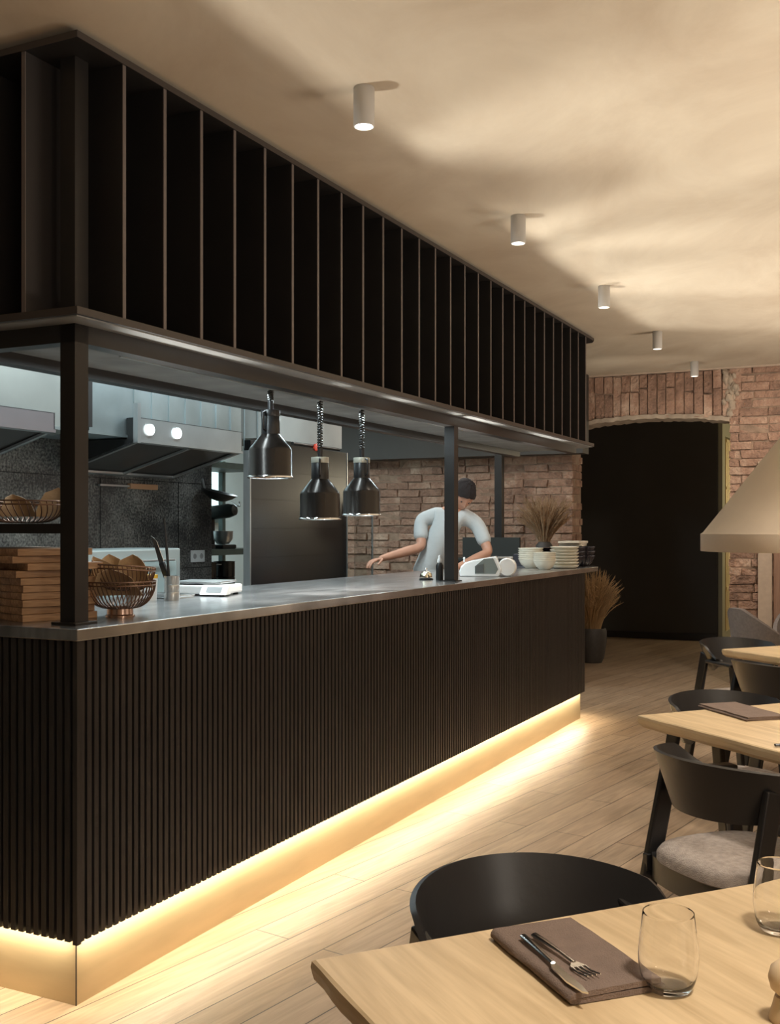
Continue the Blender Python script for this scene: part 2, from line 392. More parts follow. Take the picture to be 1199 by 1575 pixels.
BU = 7.68                        # brick wall plane
A0, A1 = -.682, .785             # arch opening
def arch_z(v):
    t = (v-(A0+A1)/2)/((A1-A0)/2); return 2.45-.055*t*t
def brick_field(mb, v0, v1, z0, z1, hole=True):
    z = z0; row = 0; ch = .0755
    while z < z1-.02:
        v = v0-(.13 if row % 2 else 0)-random.random()*.03
        h = ch-.012+random.uniform(-.004, .004)
        while v < v1:
            L_ = random.choice((.25, .25, .245, .12)) if random.random() < .35 else .25
            a, b = max(v, v0), min(v+L_-.012, v1); v += L_
            if b-a < .03: continue
            off = random.uniform(-.018, .014)
            if random.random() < .06: off += .02
            zz = min(z+h, z1); q = [random.uniform(-.007, .007) for _ in range(8)]
            x0 = off
            vs = [(x0+random.uniform(-.008, .008), a+q[0], z+q[1]), (x0+random.uniform(-.004, .004), b+q[2], z+q[3]),
                  (x0+random.uniform(-.004, .004), b+q[4], zz+q[5]), (x0+random.uniform(-.004, .004), a+q[6], zz+q[7])]
            vs += [(.06, y, zq) for _, y, zq in vs]
            mb.add(vs, [(0, 1, 2, 3), (0, 4, 5, 1), (1, 5, 6, 2), (2, 6, 7, 3), (3, 7, 4, 0)])
        z += ch; row += 1
m = MB()
brick_field(m, A1, 4.2, 0, 2.85); brick_field(m, -4.6, A0, 0, 2.85)
wf = struct(m.build('wall_far', BRICK, None, K(BU, 0), AK, fix=True))
m = MB()
m.box(.014, .32, A1+.005, 4.2, 0, 2.85); m.box(.014, .32, -4.6, A0-.005, 0, 2.85)
struct(m.build('wall_far_core', MORTAR, None, K(BU, 0), AK))
# arch jamb bricks
m = MB()
for side, v in ((1, A1), (-1, A0)):
    z = 0
    while z < arch_z(v)-.02:
        x = .0 if int(z/.0755) % 2 else -.0
        while x < .32:
            L_ = .24 if random.random() < .6 else .12
            o_ = random.uniform(-.012, .012)
            m.box(x+.004, min(x+L_, .32), v+o_ if side > 0 else v-.05+o_, v+.05+o_ if side > 0 else v+o_, z, z+.063)
            x += L_+.01
        z += .0755
struct(m.build('trim_1', BRICK, None, K(BU, 0), AK))
# lintel of soldier bricks
m = MB(); v = A0-.10
while v < A1+.25:
    wd = .072+random.uniform(-.004, .006); z0 = arch_z(min(max(v, A0), A1))+random.uniform(-.012, .012)
    cuts = [z0, z0+.25+random.uniform(-.03, .03), 2.85]
    if random.random() < .3: cuts = [z0, 2.85]
    for k in range(len(cuts)-1):
        o_ = random.uniform(-.022, .012); tl = random.uniform(-.006, .006)
        vs = [(o_, v, cuts[k]), (o_+tl, v+wd, cuts[k]+random.uniform(-.01, .01)), (o_+tl, v+wd, cuts[k+1]-.012), (o_, v, cuts[k+1]-.012+random.uniform(-.01, .01))]
        vs += [(.32, y, zq) for _, y, zq in vs]
        m.add(vs, [(0, 1, 2, 3), (0, 4, 5, 1), (1, 5, 6, 2), (2, 6, 7, 3), (3, 7, 4, 0), (4, 7, 6, 5)])
    v += wd+.011
struct(m.build('trim_2', BRICK, None, K(BU, 0), AK))
m = MB(); m.box(.02, .31, A0-.1, A1+.2, 2.47, 2.85); struct(m.build('trim_3', MORTAR, None, K(BU, 0), AK))
# broken-out spring stone at the right of the arch
m = MB()
for k in range(26):
    c = (random.uniform(-.03, .01), A0-.02+random.uniform(-.05, .07), 2.42+random.random()*.42); r_ = random.uniform(.02, .045)
    bm = bmesh.new(); bmesh.ops.create_icosphere(bm, subdivisions=1, radius=r_)
    for q in bm.verts: q.co = Vector((q.co.x*random.uniform(.5, 1), q.co.y*random.uniform(.6, 1.1), q.co.z*random.uniform(.8, 1.8)))
    m.bm(bm, tr(*c))
struct(m.build('trim_4', RAWPLASTER, None, K(BU, 0), AK))
# ragged plaster lip under the arch
m = MB(); n = 40; g = []
for i in range(n+1):
    vv = A0+(A1-A0)*i/n; z = arch_z(vv)-.012+random.uniform(-.008, .006)
    g.append([(-.02+random.uniform(-.008, .008), vv, z+.03), (-.01, vv, z), (.2, vv, z-.01+random.uniform(-.006, .006)), (.31, vv, z)])
m.sheet(g, .02); struct(m.build('trim_5', RAWPLASTER, None, K(BU, 0), AK))
# black header above the kitchen end
struct(MB().box(0, .2, .60, 5.2, 2.107, 2.86).build('wall_header', WALLBLACK, None, K(7.40, 0), AK))
# cream ceiling-edge line
struct(MB().box(-.03, .0, -4.6, 4.2, 2.845, 2.86).build('trim_6', CREAMTRIM, None, K(BU, 0), AK))
# right-hand side of the brick wall: cream pilaster and reddish panel
struct(MB().box(-.05, .0, -1.05, -.93, 0, 2.0, bev=.008).build('trim_7', CREAMTRIM, None, K(BU-.005, 0), AK))
struct(MB().box(-.03, .0, -1.75, -1.06, 0, 2.0).build('trim_8', PINKWOOD, None, K(BU-.005, 0), AK))
# passage behind the arch
struct(MB().box(0, 2.2, 0, 3.0, .0, 2.84).build('wall_passage', WALLBLACK, None, K(11.3, 0), AK))
struct(MB().box(-.02, 0, 0.0, 3.0, 0, .085, bev=.004).build('baseboard_passage', BLACKSTEEL, None, K(11.3, 0), AK))
struct(MB().box(-.2, 0, -3, 3.0, 0, 2.86).build('wall_end', MORTAR, None, K(14.4, 0), AK))

# lit glazed door with brass rods on the side of the black box
d = thing('glazed_door', 'sage green framed door with thin brass rods at the side of the black passage wall', 'door', K(11.32, -.006), AK)
m = MB(); m.box(0, .22, -.05, 0, .0, 2.78); m.box(1.9, 2.1, -.05, 0, 0, 2.78); m.box(.22, 1.9, -.05, 0, 2.56, 2.78); m.box(.22, 1.9, -.05, 0, 0, .1)
m.build('door_frame', GREENFRAME, d)
m = MB(); m.box(.22, 1.9, -.012, -.004, .1, 2.56); m.build('pane', mat('amber_panel', (.20, .14, .06), .35), d)
m = MB()
for k in range(12): m.tube([(.42+k*.115, -.03, .1), (.42+k*.115, -.03, 2.5)], .015, 6)
for z in (.62, 1.28, 1.9, 2.5): m.box(.40, 1.72, -.045, -.015, z, z+.035)
m.build('rod_grille', BRASSROD, d)

# ================================================================ bar counter
def counter_path(off, end_u=5.44, vl=2.6, r=.12):
    """outer outline at inset off, list of (point, outward normal)"""
    pts = [((off, vl), (-1, 0)), ((off, off), None)]
    return pts
def path_pts(step, phase=0.0, end_u=5.44, r=.13, vback=.85, vl=2.6):
    L1, L2, L3, L4 = vl, end_u-r, PI/2*r, vback-r
    s = phase; out = []
    while s < L1+L2+L3+L4:
        if s < L1: out.append(((0, L1-s), (-1, 0)))
        elif s < L1+L2: out.append(((s-L1, 0), (0, -1)))
        elif s < L1+L2+L3:
            a = (s-L1-L2)/r; out.append(((L2+r*math.sin(a), r-r*math.cos(a)), (math.sin(a), -math.cos(a))))
        else: out.append(((end_u, r+(s-L1-L2-L3)), (1, 0)))
        s += step
    return out
counter = thing('bar_counter', 'long dark slatted bar counter with steel worktop edge and glowing brass foot', 'bar counter', K(0, 0), AK)
m = MB()
for (x, y), (nx, ny) in path_pts(.03, .012):
    if min(abs(x)+abs(y), 9) < .014: continue
    M_ = Matrix(((-ny, -nx, 0, x), (nx, -ny, 0, y), (0, 0, 1, 0), (0, 0, 0, 1)))   # x tangent, y inward
    m.box(-.0095, .0095, 0, .016, .2, 1.075, M_)
m.box(-.001, .016, -.001, .016, .195, 1.075)
m.build('slat_cladding', BLACKWOOD, counter)
def ring_outline(i, end_u=5.44, vb=.85, vl=2.6, w2=.62, r=.13):
    r = r-i; pts = [(i, vl), (i, i)]
    for k in range(7):
        a = PI/2*k/6; pts.append((end_u-i-r+r*math.sin(a), i+r-r*math.cos(a)))
    pts += [(end_u-i, vb), (w2, vb), (w2, vl)]
    return pts
MB().prism(ring_outline(.014), .21, 1.073).build('carcass', FINDARK, counter)
po = [(.037, 2.6), (.037, .037), (5.34, .037), (5.34, .8), (.6, .8), (.6, 2.6)]
MB().prism(po, 0.0, .21).build('plinth', BRASS, counter)
m = MB(); m.box(.0355, .0385, .0355, .0385, 0, .205); m.build('plinth_joint', BLACKSTEEL, counter)
top = MB().prism([(-.012, 2.6), (-.012, -.012), (5.66, -.012), (5.74, .02), (5.78, .09), (5.78, .88), (.65, .88), (.65, 2.6)], 1.075, 1.11).build(
    'worktop', STEELT, None, K(0, 0), AK, bevel=.003)
tag(top, 'polished stainless steel worktop along the slatted bar', 'worktop')

# canopy over the bar ---------------------------------------------------------
canopy = thing('overhead_canopy', 'long black open-fronted canopy with upright dividers hung above the bar', 'canopy', K(0, 0, 0), AK)
ZB, ZT = 2.017, 2.84; EU = 5.68; VL = 2.6
def Lshape(i, dep_u, dep_v, eu=EU): return [(i, VL), (i, i), (eu, i), (eu, dep_v), (dep_u, dep_v), (dep_u, VL)]
MB().prism([(0, VL), (0, 0), (EU-.1, 0), (EU-.03, .03), (EU, .1), (EU, .7), (.22, .7), (.22, VL)], ZT-.02, ZT).build('top_board', FINWOOD, canopy)
MB().prism([(0, VL), (0, 0), (EU-.1, 0), (EU-.03, .03), (EU, .1), (EU, .7), (.22, .7), (.22, VL)], ZB+.004, ZB+.026).build('bottom_board', FINWOOD, canopy)
MB().prism([(.012, VL), (.012, .012), (EU-.1, .012), (EU-.012, .1), (EU-.012, .7), (.22, .7), (.22, VL)], ZB, ZB+.004).build('underside_sheet', SOFFIT, canopy)
m = MB(); m.prism([(.2, VL), (.2, .2), (EU-.02, .2), (EU-.02, .69), (.215, .69), (.215, VL)], ZB+.026, ZT-.02); m.build('back_panel', FINDARK, canopy)
for n_ in range(1, 29):
    u = .012+.1985*n_ if n_ < 28 else EU-.012
    if n_ == 28: u = EU-.012
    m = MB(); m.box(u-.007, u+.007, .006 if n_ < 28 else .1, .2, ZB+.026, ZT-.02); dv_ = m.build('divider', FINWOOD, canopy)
    if n_ < 28: MB().box(u-.0072, u+.0072, .003, .006, ZB+.026, ZT-.02).build('edge_strip', DIVEDGE, dv_)
for n_ in range(1, 7):
    v = .012+.1985*n_; m = MB(); m.box(.006, .2, v-.007, v+.007, ZB+.026, ZT-.02); dv_ = m.build('divider', mat('brown_black_board', (.03, .026, .025), .5), canopy); MB().box(.003, .006, v-.0072, v+.0072, ZB+.026, ZT-.02).build('edge_strip', DIVEDGE, dv_)
m = MB(); m.box(-.002, EU-.1, -.002, 0, ZT-.02, ZT); m.box(-.002, EU-.1, -.002, 0, ZB+.004, ZB+.026); m.box(-.002, 0, 0, VL, ZT-.02, ZT); m.box(-.002, 0, 0, VL, ZB+.004, ZB+.026); m.build('front_edging', mat('brown_edging', (.05, .041, .037), .45), canopy)
m = MB(); m.box(EU-.012, EU, .1, .7, ZB+.02, ZT-.02); m.build('end_board', FINWOOD, canopy)
m = MB(); m.box(.15, 5.5, .15, .56, 1.995, 2.017); m.build('soffit_board', SOFFITB, canopy)
m = MB(); m.box(.15, 5.5, .56, .62, 1.955, 2.017); m.build('inner_beam', BLACKSTEEL, canopy)
m = MB(); m.box(.16, 5.5, .152, .162, 1.968, 1.976); m.box(.5, 3.6, .26, .268, 1.985, 1.995); m.build('light_track', STEEL, canopy)

frame = thing('bar_post_frame', 'black steel post and beam frame rising from the bar worktop', 'frame', K(.12, .12, 1.11), AK)
def FP(m): return m
m = MB(); m.box(-.029, .029, -.029, .029, 0, ZT-.02-1.11); m.build('post', BLACKSTEEL, frame)
m = MB(); m.box(-.048, .048, -.048, .048, 0, .008, bev=.002); m.build('base_plate', BLACKSTEEL, frame)
m = MB(); m.box(-.029, 5.3, -.029, .029, 1.962-1.11, ZB-1.11); m.box(-.029, .029, .029, 2.4, 1.962-1.11, ZB-1.11); m.build('beam', BLACKSTEEL, frame)
m = MB(); m.box(2.958-.029, 2.958+.029, -.029, .029, 0, .86); m.build('post', BLACKSTEEL, frame)
m = MB(); m.box(2.958-.045, 2.958+.045, -.045, .045, 0, .006); m.build('base_plate', BLACKSTEEL, frame)
pf = MB().box(-.035, .035, -.035, .035, 0, 2.107).build('support_post', BLACKSTEEL, None, K(7.0, 1.28), AK)
tag(pf, 'free-standing black steel post in front of the brick wall beyond the worker', 'post')

# pass shelf at the corner post
sh = thing('pass_shelf', 'short black shelf fixed behind the corner post, carrying a wire basket', 'shelf', K(.1, .42, 1.385), AK)
m = MB(); m.box(0, .30, -.10, .9, 0, .03); m.build('shelf_board', BLACKSTEEL, sh)
m = MB(); m.box(0, .04, -.27, -.10, 0, .03); m.build('bracket', BLACKSTEEL, sh)
m = MB()
for v in (.85,): m.box(.15, .18, v, v+.03, -.275, 0)
m.build('shelf_leg', BLACKSTEEL, sh)

# ================================================================ ceiling spots
proto = None
names = ['nearest grey cylinder spot on the ceiling', 'second grey ceiling spot from the camera', 'grey ceiling spot in the middle of the row of five',
         'fourth small grey ceiling spot, near the canopy end', 'farthest small grey ceiling spot, just before the brick wall']
for i, p in enumerate(SPOTS):
    if i == 0:
        t = thing('ceiling_spot', names[0], 'ceiling light', p, 0, 'row of cylinder spots on the ceiling')
        MB().lathe([(.033, 0), (.035, -.003), (.035, -.128), (.034, -.13), (.031, -.13), (.031, -.115)], 32, cap=False).build('housing', LAMPGREY, t)
        m = MB(); m.lathe([(.0, -.118), (.0315, -.118)], 32, cap=False); m.build('lens', LENS, t, fix=False); proto = t
    else: dup(proto, names[i], p)

# ================================================================ heat lamps
def coil_pts(z0, z1, r, turns):
    return [(r*math.cos(2*PI*turns*k/(turns*10)), r*math.sin(2*PI*turns*k/(turns*10)), z0+(z1-z0)*k/(turns*10)) for k in range(turns*10+1)]
HL = [(1.51, 1.617, 'highest black heat lamp over the bar, nearest the camera'),
      (1.935, 1.442, 'middle black heat lamp over the bar, hung lowest'),
      (2.353, 1.465, 'farthest black heat lamp of the three, nearest the worker')]
DARKLAMP = mat('bronze_black_enamel', (.028, .024, .021), .26, .55)
for i, (u, zb, lab) in enumerate(HL):
    spot('heat_lamp_light', K(u, .3, zb+.015), K(u, .3, 0), 16, (1, .95, .88), 95, .5, .03)
    t = thing('heat_lamp', lab, 'heat lamp', K(u, .3, zb), AK + .5*i, 'heat lamps over the bar')
    MB().lathe([(.096, 0), (.093, .004), (.093, .118), (.088, .128), (.042, .185), (.038, .188)], 40, cap=False).build('shade', DARKLAMP, t)
    MB().lathe([(.090, .117), (.091, .004), (.094, 0), (.099, -.001), (.099, .004), (.095, .008)], 40, cap=False).build('rim', CHROME, t)
    MB().lathe([(.040, .186), (.040, .262), (.034, .27), (.034, .285), (.012, .288), (.012, .33), (.0, .33)], 28).build('neck', BLACKPLASTIC, t)
    m = MB(); m.lathe([(.0405, .262), (.0412, .264), (.0412, .286), (.0405, .288)], 28, cap=False)
    m.build('collar', mat('pale_collar', (.42, .42, .36), .4, .3) if i else BLACKPLASTIC, t)
    m = MB(); m.tube([(-.040, 0, .2), (-.058, 0, .205), (-.06, 0, .25), (-.058, 0, .275), (-.040, 0, .28)], .005, 8); m.build('handle', BLACKPLASTIC, t)
    m = MB(); m.lathe([(.0, .10), (.045, .10), (.05, .06), (.03, .03), (.0, .02)], 20); m.build('bulb', mat('dull_bulb', (.45, .40, .35), .3), t)
    m = MB(); top_ = 1.99-zb; m.tube(coil_pts(.33, top_, .010, int((top_-.33)/.013)+2), .0045, 6); m.tube([(0, 0, .32), (0, 0, top_+.004)], .003, 6)
    m.build('coiled_cord', mat('black_cord', (.03, .03, .028), .25), t)

# ================================================================ kitchen
struct(MB().box(-2.2, 4.10, 0, .12, 0, 2.86).build('wall_kitchen', GRANITE, None, K(0, 2.45), AK))
m = MB()
for z in (1.12, 1.72): m.box(-2.2, 4.1, -.002, 0, z, z+.004)
for u in (.5, 1.7, 2.9, 3.7): m.box(u, u+.004, -.002, 0, 0, 1.72)
struct(m.build('trim_9', FINDARK, None, K(0, 2.449), AK))
struct(MB().box(-2.2, 7.5, 0, .1, 0, 2.86).build('wall_store', CYANWALL, None, K(0, 4.3), AK))
struct(MB().box(-2.3, -2.2, -.2, 4.3, 0, 2.86).build('wall_left', WHITEWALL, None, K(0, 0), AK))
pt_ = thing('tiled_partition', 'black tiled partition block between hood and worker', 'partition', K(3.72, 1.86), AK)
MB().box(0, 1.37, 0, .05, 0, 2.0).build('tile_face', TILE, pt_)
m = MB(); m.box(-.012, 0, -.004, .05, 0, 1.93); m.box(1.37, 1.382, -.004, .05, 0, 2.0); m.build('edge_profile', STEEL, pt_)
struct(MB().box(3.95, 5.1, .05, .6, 2.035, 2.86).build('wall_bulkhead', WHITEWALL, None, K(0, 1.86), AK))
pv = thing('gas_pipe', 'thin dark pipe with a red valve cap above the tiled partition', 'pipe', K(4.5, 1.88, 2.02), AK)
m = MB(); m.tube([(-.2, 0, 0), (.5, 0, 0)], .012, 8); m.build('pipe', BLACKSTEEL, pv)
m = MB(); m.lathe([(.0, -.02), (.022, -.015), (.028, .01), (.018, .035), (0, .04)], 14, tr(.11, -.02, -.02)); m.build('valve_cap', RED, pv)
# glass screen beyond the partition
gs = thing('glass_screen', 'clear glass screen with thin steel edge right of the black tiled partition', 'screen', K(5.12, 1.80), AK)
MB().box(0, .30, 0, .008, .9, 1.60).build('pane', PANE, gs)
m = MB(); m.box(.30, .312, -.004, .012, 0, 1.62); m.box(0, .30, -.004, .012, .885, .9); m.build('edge_strip', STEEL, gs)

# duct
duct = thing('extraction_duct', 'ribbed galvanised extraction duct running above the cooker hoods', 'duct', K(0, 1.95, 1.93), AK)
MB().box(-1.2, 2.22, 0, .45, 0.0, .93).build('duct_box', mat('dull_duct_sheet', (.30, .31, .29), .45, .6, .2, 2), duct)
MB().box(2.24, 3.74, 0, .45, 0, .93).build('duct_box', GALV, duct)
m = MB()
for k in range(9): m.tube([(2.62+k*.165-.0, -.002, .005), (2.62+k*.165, -.002, .925)], .006, 6)
for u in (.3, 1.3): m.tube([(u, -.002, 0), (u, -.002, .93)], .006, 6)
m.box(-1.2, 3.74, -.012, 0, 0, .015)
m.build('seam_rib', GALV, duct)
m = MB(); m.box(2.17, 2.21, -.05, -.012, .03, .55); m.build('hanger_bar', BLACKSTEEL, duct)

def hood(u0, u1, label, first):
    t = thing('cooker_hood', label, 'cooker hood', K(u0, 1.86, 1.905), AK)
    L_ = u1-u0; dep = .58; drop = -.165; hf = .14 if first else .10
    # shell: front apron, ends, top
    m = MB()
    m.box(0, L_, 0, .012, 0, hf)
    m.prism([(0, 0), (L_, 0), (L_, .05), (0, .05)], -.002, .006)
    m.box(0, L_, -.006, .02, -.004, .012)
    m.build('front_panel', STEEL if first else mat('brushed_mauve_steel', (.55, .5, .52), .3, .9, .1, 3), t)
    m = MB()
    for x in (0, L_-.01):
        pr = [(0, 0), (dep, drop), (dep, .018), (.085, .018), (.085, hf), (0, hf)]; n_ = len(pr)
        m.add([(x+e_, a_, b_) for e_ in (0, .01) for a_, b_ in pr], [tuple(range(n_)), tuple(reversed(range(n_, 2*n_)))]+[(i_, (i_+1) % n_, n_+(i_+1) % n_, n_+i_) for i_ in range(n_)])
    m.box(0, L_, 0, .085, hf-.004, hf)
    m.build('end_panel', mat('dark_hood_side', (.02, .02, .02), .45, .2), t)
    m = MB(); sl = drop/dep
    def fr(x0, x1, y0, y1, th=.014):
        vs = [(x, y, y*sl+dz) for dz in (0, th) for x, y in ((x0, y0), (x1, y0), (x1, y1), (x0, y1))]
        m.add(vs, [(3, 2, 1, 0), (4, 5, 6, 7), (0, 1, 5, 4), (1, 2, 6, 5), (2, 3, 7, 6), (3, 0, 4, 7)])
    fr(0, L_, 0, .03); fr(0, L_, dep-.03, dep); fr(0, .03, 0, dep); fr(L_-.03, L_, 0, dep); fr(L_/2-.012, L_/2+.012, 0, dep)
    m.build('under_frame', STEEL, t)
    m = MB()
    vs = [(x, y, y*sl+.02) for x, y in ((.01, .01), (L_-.01, .01), (L_-.01, dep), (.01, dep))]
    m.add(vs, [(0, 1, 2, 3)]); m.build('baffle_filter', mat('dark_filter', (.10, .09, .085), .35, .7, .2, 3), t, fix=False)
    return t
h1 = hood(2.55, 3.62, 'stainless cooker hood with two round white lights on its front', True)
for x in (.10, .36):
    m = MB(); m.lathe([(0, .02), (.026, .018), (.033, .012), (.034, 0)], 20, tr(x, -.002, .075) @ rotm('X', PI/2)); m.build('round_light', GLOW, h1)
m = MB(); m.box(-.03, 0.0, -.02, .012, -.01, .22); m.build('corner_bracket', STEEL, h1)
h2 = hood(.3, 1.88, 'mauve-tinted stainless cooker hood at the left, behind the corner post', False)
m = MB(); m.tube([(1.2, .45, -.1), (1.2, .45, -.62)], .007, 6); m.build('hanging_rod', WHITEPL, h2)

# back worktable, splash panel, appliances
wt = thing('back_worktable', 'stainless back worktable under the cooker hoods', 'worktable', K(-.6, 1.72), AK)
MB().box(0, 4.2, 0, .7, .86, .9).build('table_top', STEEL, wt)
MB().box(0.02, 4.18, .03, .68, .1, .86).build('cabinet_body', mat('dull_steel', (.3, .3, .3), .4, .9), wt)
for u in (.1, 1.4, 2.7, 4.1): MB().box(u, u+.05, .05, .1, 0, .1).build('foot', BLACKPLASTIC, wt)
ap = thing('steel_oven', 'pale stainless countertop oven behind the wire bread baskets', 'oven', K(2.05, 1.9, .9), AK)
MB().box(0, .95, 0, .4, 0, .38, bev=.01).build('body', mat('pale_steel', (.62, .72, .72), .35, .7), ap)
m = MB(); m.box(.05, .9, -.008, 0, .05, .30); m.build('door', mat('pale_panel', (.55, .68, .68), .25, .5), ap)
m = MB(); m.tube([(.1, -.03, .31), (.85, -.03, .31)], .008, 8); m.build('handle', STEEL, ap)
fr_ = thing('white_cabinet', 'white cabinet with framed doors on the back table, seen under the pass shelf', 'cabinet', K(.75, 1.95, .9), AK)
MB().box(0, .8, 0, .4, 0, .46).build('body', WHITEPL, fr_)
for k in range(2):
    m = MB(); m.box(.03+k*.38, .38+k*.38, -.012, 0, .04, .42, bev=.004); dd = m.build('door', mat('offwhite_door', (.6, .6, .58), .4), fr_)
    MB().box(.33+k*.07, .34+k*.07, -.03, -.012, .2, .3).build('handle', BLACKPLASTIC, dd)
# wall socket
so = thing('wall_socket', 'white double wall socket on the dark stone splashback', 'socket', K(3.92, 2.448, 1.16), AK)
MB().box(-.08, .08, -.01, 0, 0, .085, bev=.003).build('plate', WHITEPL, so)
for x in (-.04, .04):
    m = MB(); m.lathe([(0, .002), (.018, .002), (.02, 0)], 14, tr(x, -.01, .042) @ rotm('X', PI/2)); m.build('outlet', mat('grey_outlet', (.4, .4, .4), .4), so)
# hanging wok and a wooden utensil bar
wk = thing('hanging_wok', 'dark wok hanging on the stone wall beside the storeroom opening', 'wok', K(3.98, 2.30, 1.66), AK)
m = MB(); m.lathe([(0, -.08), (.07, -.07), (.13, -.035), (.165, 0), (.17, .004), (.16, .0), (.125, -.028), (.065, -.062), (0, -.07)], 24, Matrix.Diagonal((.8, .8, .8, 1)) @ rotm('Z', .2) @ rotm('X', .25)); m.build('pan', mat('seasoned_iron', (.035, .035, .035), .4, .8), wk)
m = MB(); m.tube([(.0, .125, .03), (0, .146, .10)], .008, 8); m.build('hook', STEEL, wk)
m = MB(); m.tube([(-.05, -.14, -.07), (-.02, -.165, -.10), (.02, -.165, -.10), (.05, -.14, -.07)], .005, 6); m.build('handle', STEEL, wk)
ub = thing('utensil_rail', 'small wooden-faced rail on the stone wall just below the cooker hood', 'rail', K(3.15, 2.44, 1.66), AK)
MB().box(0, .28, -.03, 0, 0, .035, bev=.004).build('rail_block', mat('pale_wood_block', (.48, .26, .14), .5), ub)
MB().box(-.28, 0, -.02, 0, .01, .022).build('rail_bar', STEEL, ub)

# storeroom rack
rk = thing('storage_rack', 'green-grey metal storage rack in the store behind the kitchen', 'rack', K(4.75, 2.95), AK)
for x in (0, .78):
    for y in (0, .4): MB().box(x, x+.045, y, y+.045, 0, 2.0).build('rack_post', RACKGREEN, rk)
for z in (.35, .80, 1.18, 1.9): MB().box(0, .82, 0, .44, z, z+.05).build('rack_shelf', RACKGREEN, rk)
pot = thing('stock_pot', 'dark metal stock pot, lower of the pair on the left of the rack shelf', 'pot', K(4.97, 3.13, .85), AK, 'dark pots stacked on the storage rack')
MB().lathe([(0, 0), (.085, 0), (.09, .008), (.09, .13), (.094, .134), (.088, .134), (.085, .02), (0, .02)], 24).build('pan', mat('dark_pot_metal', (.05, .05, .05), .25, .8), pot)
m = MB(); m.tube([(.088, -.03, .11), (.115, -.02, .112), (.115, .02, .112), (.088, .03, .11)], .005, 6); m.build('handle', STEEL, pot)
m = MB(); m.tube([(-.088, -.03, .11), (-.115, -.02, .112), (-.115, .02, .112), (-.088, .03, .11)], .005, 6); m.build('handle', STEEL, pot)
dup(pot, 'dark metal stock pot, upper of the pair on the left of the rack shelf', K(4.97, 3.13, .986))
dup(pot, 'dark metal stock pot, lower of the pair beside the right rack post', K(5.24, 3.13, .85))
dup(pot, 'dark metal stock pot, upper of the pair beside the right rack post', K(5.24, 3.13, .986))
mx_ = thing('food_mixer', 'dark food mixer on the upper shelf of the storage rack', 'mixer', K(5.12, 3.12, 1.23), AK)
MB().box(-.1, .1, -.13, .13, 0, .035, bev=.01).build('base', mat('dark_machine', (.03, .035, .035), .35, .4), mx_)
MB().box(-.045, .045, .05, .12, .03, .28, bev=.012).build('column', mat('dark_machine', (0, 0, 0)), mx_)
m = MB(); m.lathe([(0, -.17), (.04, -.16), (.06, -.1), (.06, .1), (.045, .16), (0, .17)], 16, tr(0, -.02, .31) @ rotm('X', PI/2-.1)); m.build('head', mat('dark_machine', (0, 0, 0)), mx_)
MB().lathe([(0, .04), (.05, .04), (.08, .08), (.085, .15), (.08, .15), (.07, .08), (0, .05)], 20, tr(0, -.06, 0)).build('mixing_bowl', STEEL, mx_)
mh = thing('meat_slicer', 'dark tool with an upright arm beside the mixer on the rack', 'slicer', K(4.9, 3.12, 1.23), AK)
m = MB(); m.box(-.06, .06, -.1, .1, 0, .04, bev=.01); m.lathe([(0, -.01), (.09, -.01), (.09, .01), (0, .01)], 24, tr(0, 0, .13) @ rotm('Y', PI/2)); m.build('body', mat('dark_machine', (0, 0, 0)), mh)
m = MB(); m.tube([(0, .06, .03), (-.05, .06, .2), (-.12, .06, .36)], .016, 8); m.build('arm', BLACKPLASTIC, mh)
struct(MB().box(0, .8, -.03, 0, 1.5, 2.05).build('window_1', emit('bright_store_window', (.72, .95, .95), 1.1), None, K(6.0, 4.29), AK))
m = MB(); m.box(.38, .42, -.045, -.03, 1.5, 2.05); m.box(-.04, 0, -.045, 0, 1.46, 2.09); m.box(.8, .84, -.045, 0, 1.46, 2.09); m.box(-.04, .84, -.045, 0, 1.46, 1.5); m.box(-.04, .84, -.045, 0, 2.05, 2.09)
struct(m.build('trim_10', RACKGREEN, None, K(6.0, 4.288), AK))

# ================================================================ on the worktop
# cutting boards
G = 'wooden serving boards stacked at the corner of the bar'
offs = [(.0, -.01, .0), (-.012, .01, .05), (.03, -.02, -.04), (.0, .012, .02), (.012, .0, -.02), (.02, .0, .03), (.018, .01, -.03), (.016, -.01, .0), (.018, .006, .03), (.018, 0, -.02)]
first = None
BASE = Vector((-1.146, 3.29, 1.11)); dir1 = Vector((.7, .714, 0)); ang1 = math.atan2(dir1.y, dir1.x)
th = .0222
for i in range(10):
    k = 9-i
    ox, oy, ar = offs[i]
    loc = BASE + dir1*(ox) + Vector((-dir1.y, dir1.x, 0))*(oy*.5) + Vector((0, 0, k*(th+.0006)))
    lab = '%s wooden serving board of the stack behind the corner post' % ORD[i] if i < 9 else 'lowest wooden serving board of the stack behind the corner post'
    if first is None:
        m = MB(); m.box(0, .255, 0, .36, 0, th, bev=.0022)
        first = m.build('serving_board', BOARD, None, loc, ang1+ar); tag(first, lab, 'board', G)
    else:
        c = first.copy(); COL.objects.link(c); c.location = loc; c.rotation_euler = (0, 0, ang1+ar); c['label'] = lab

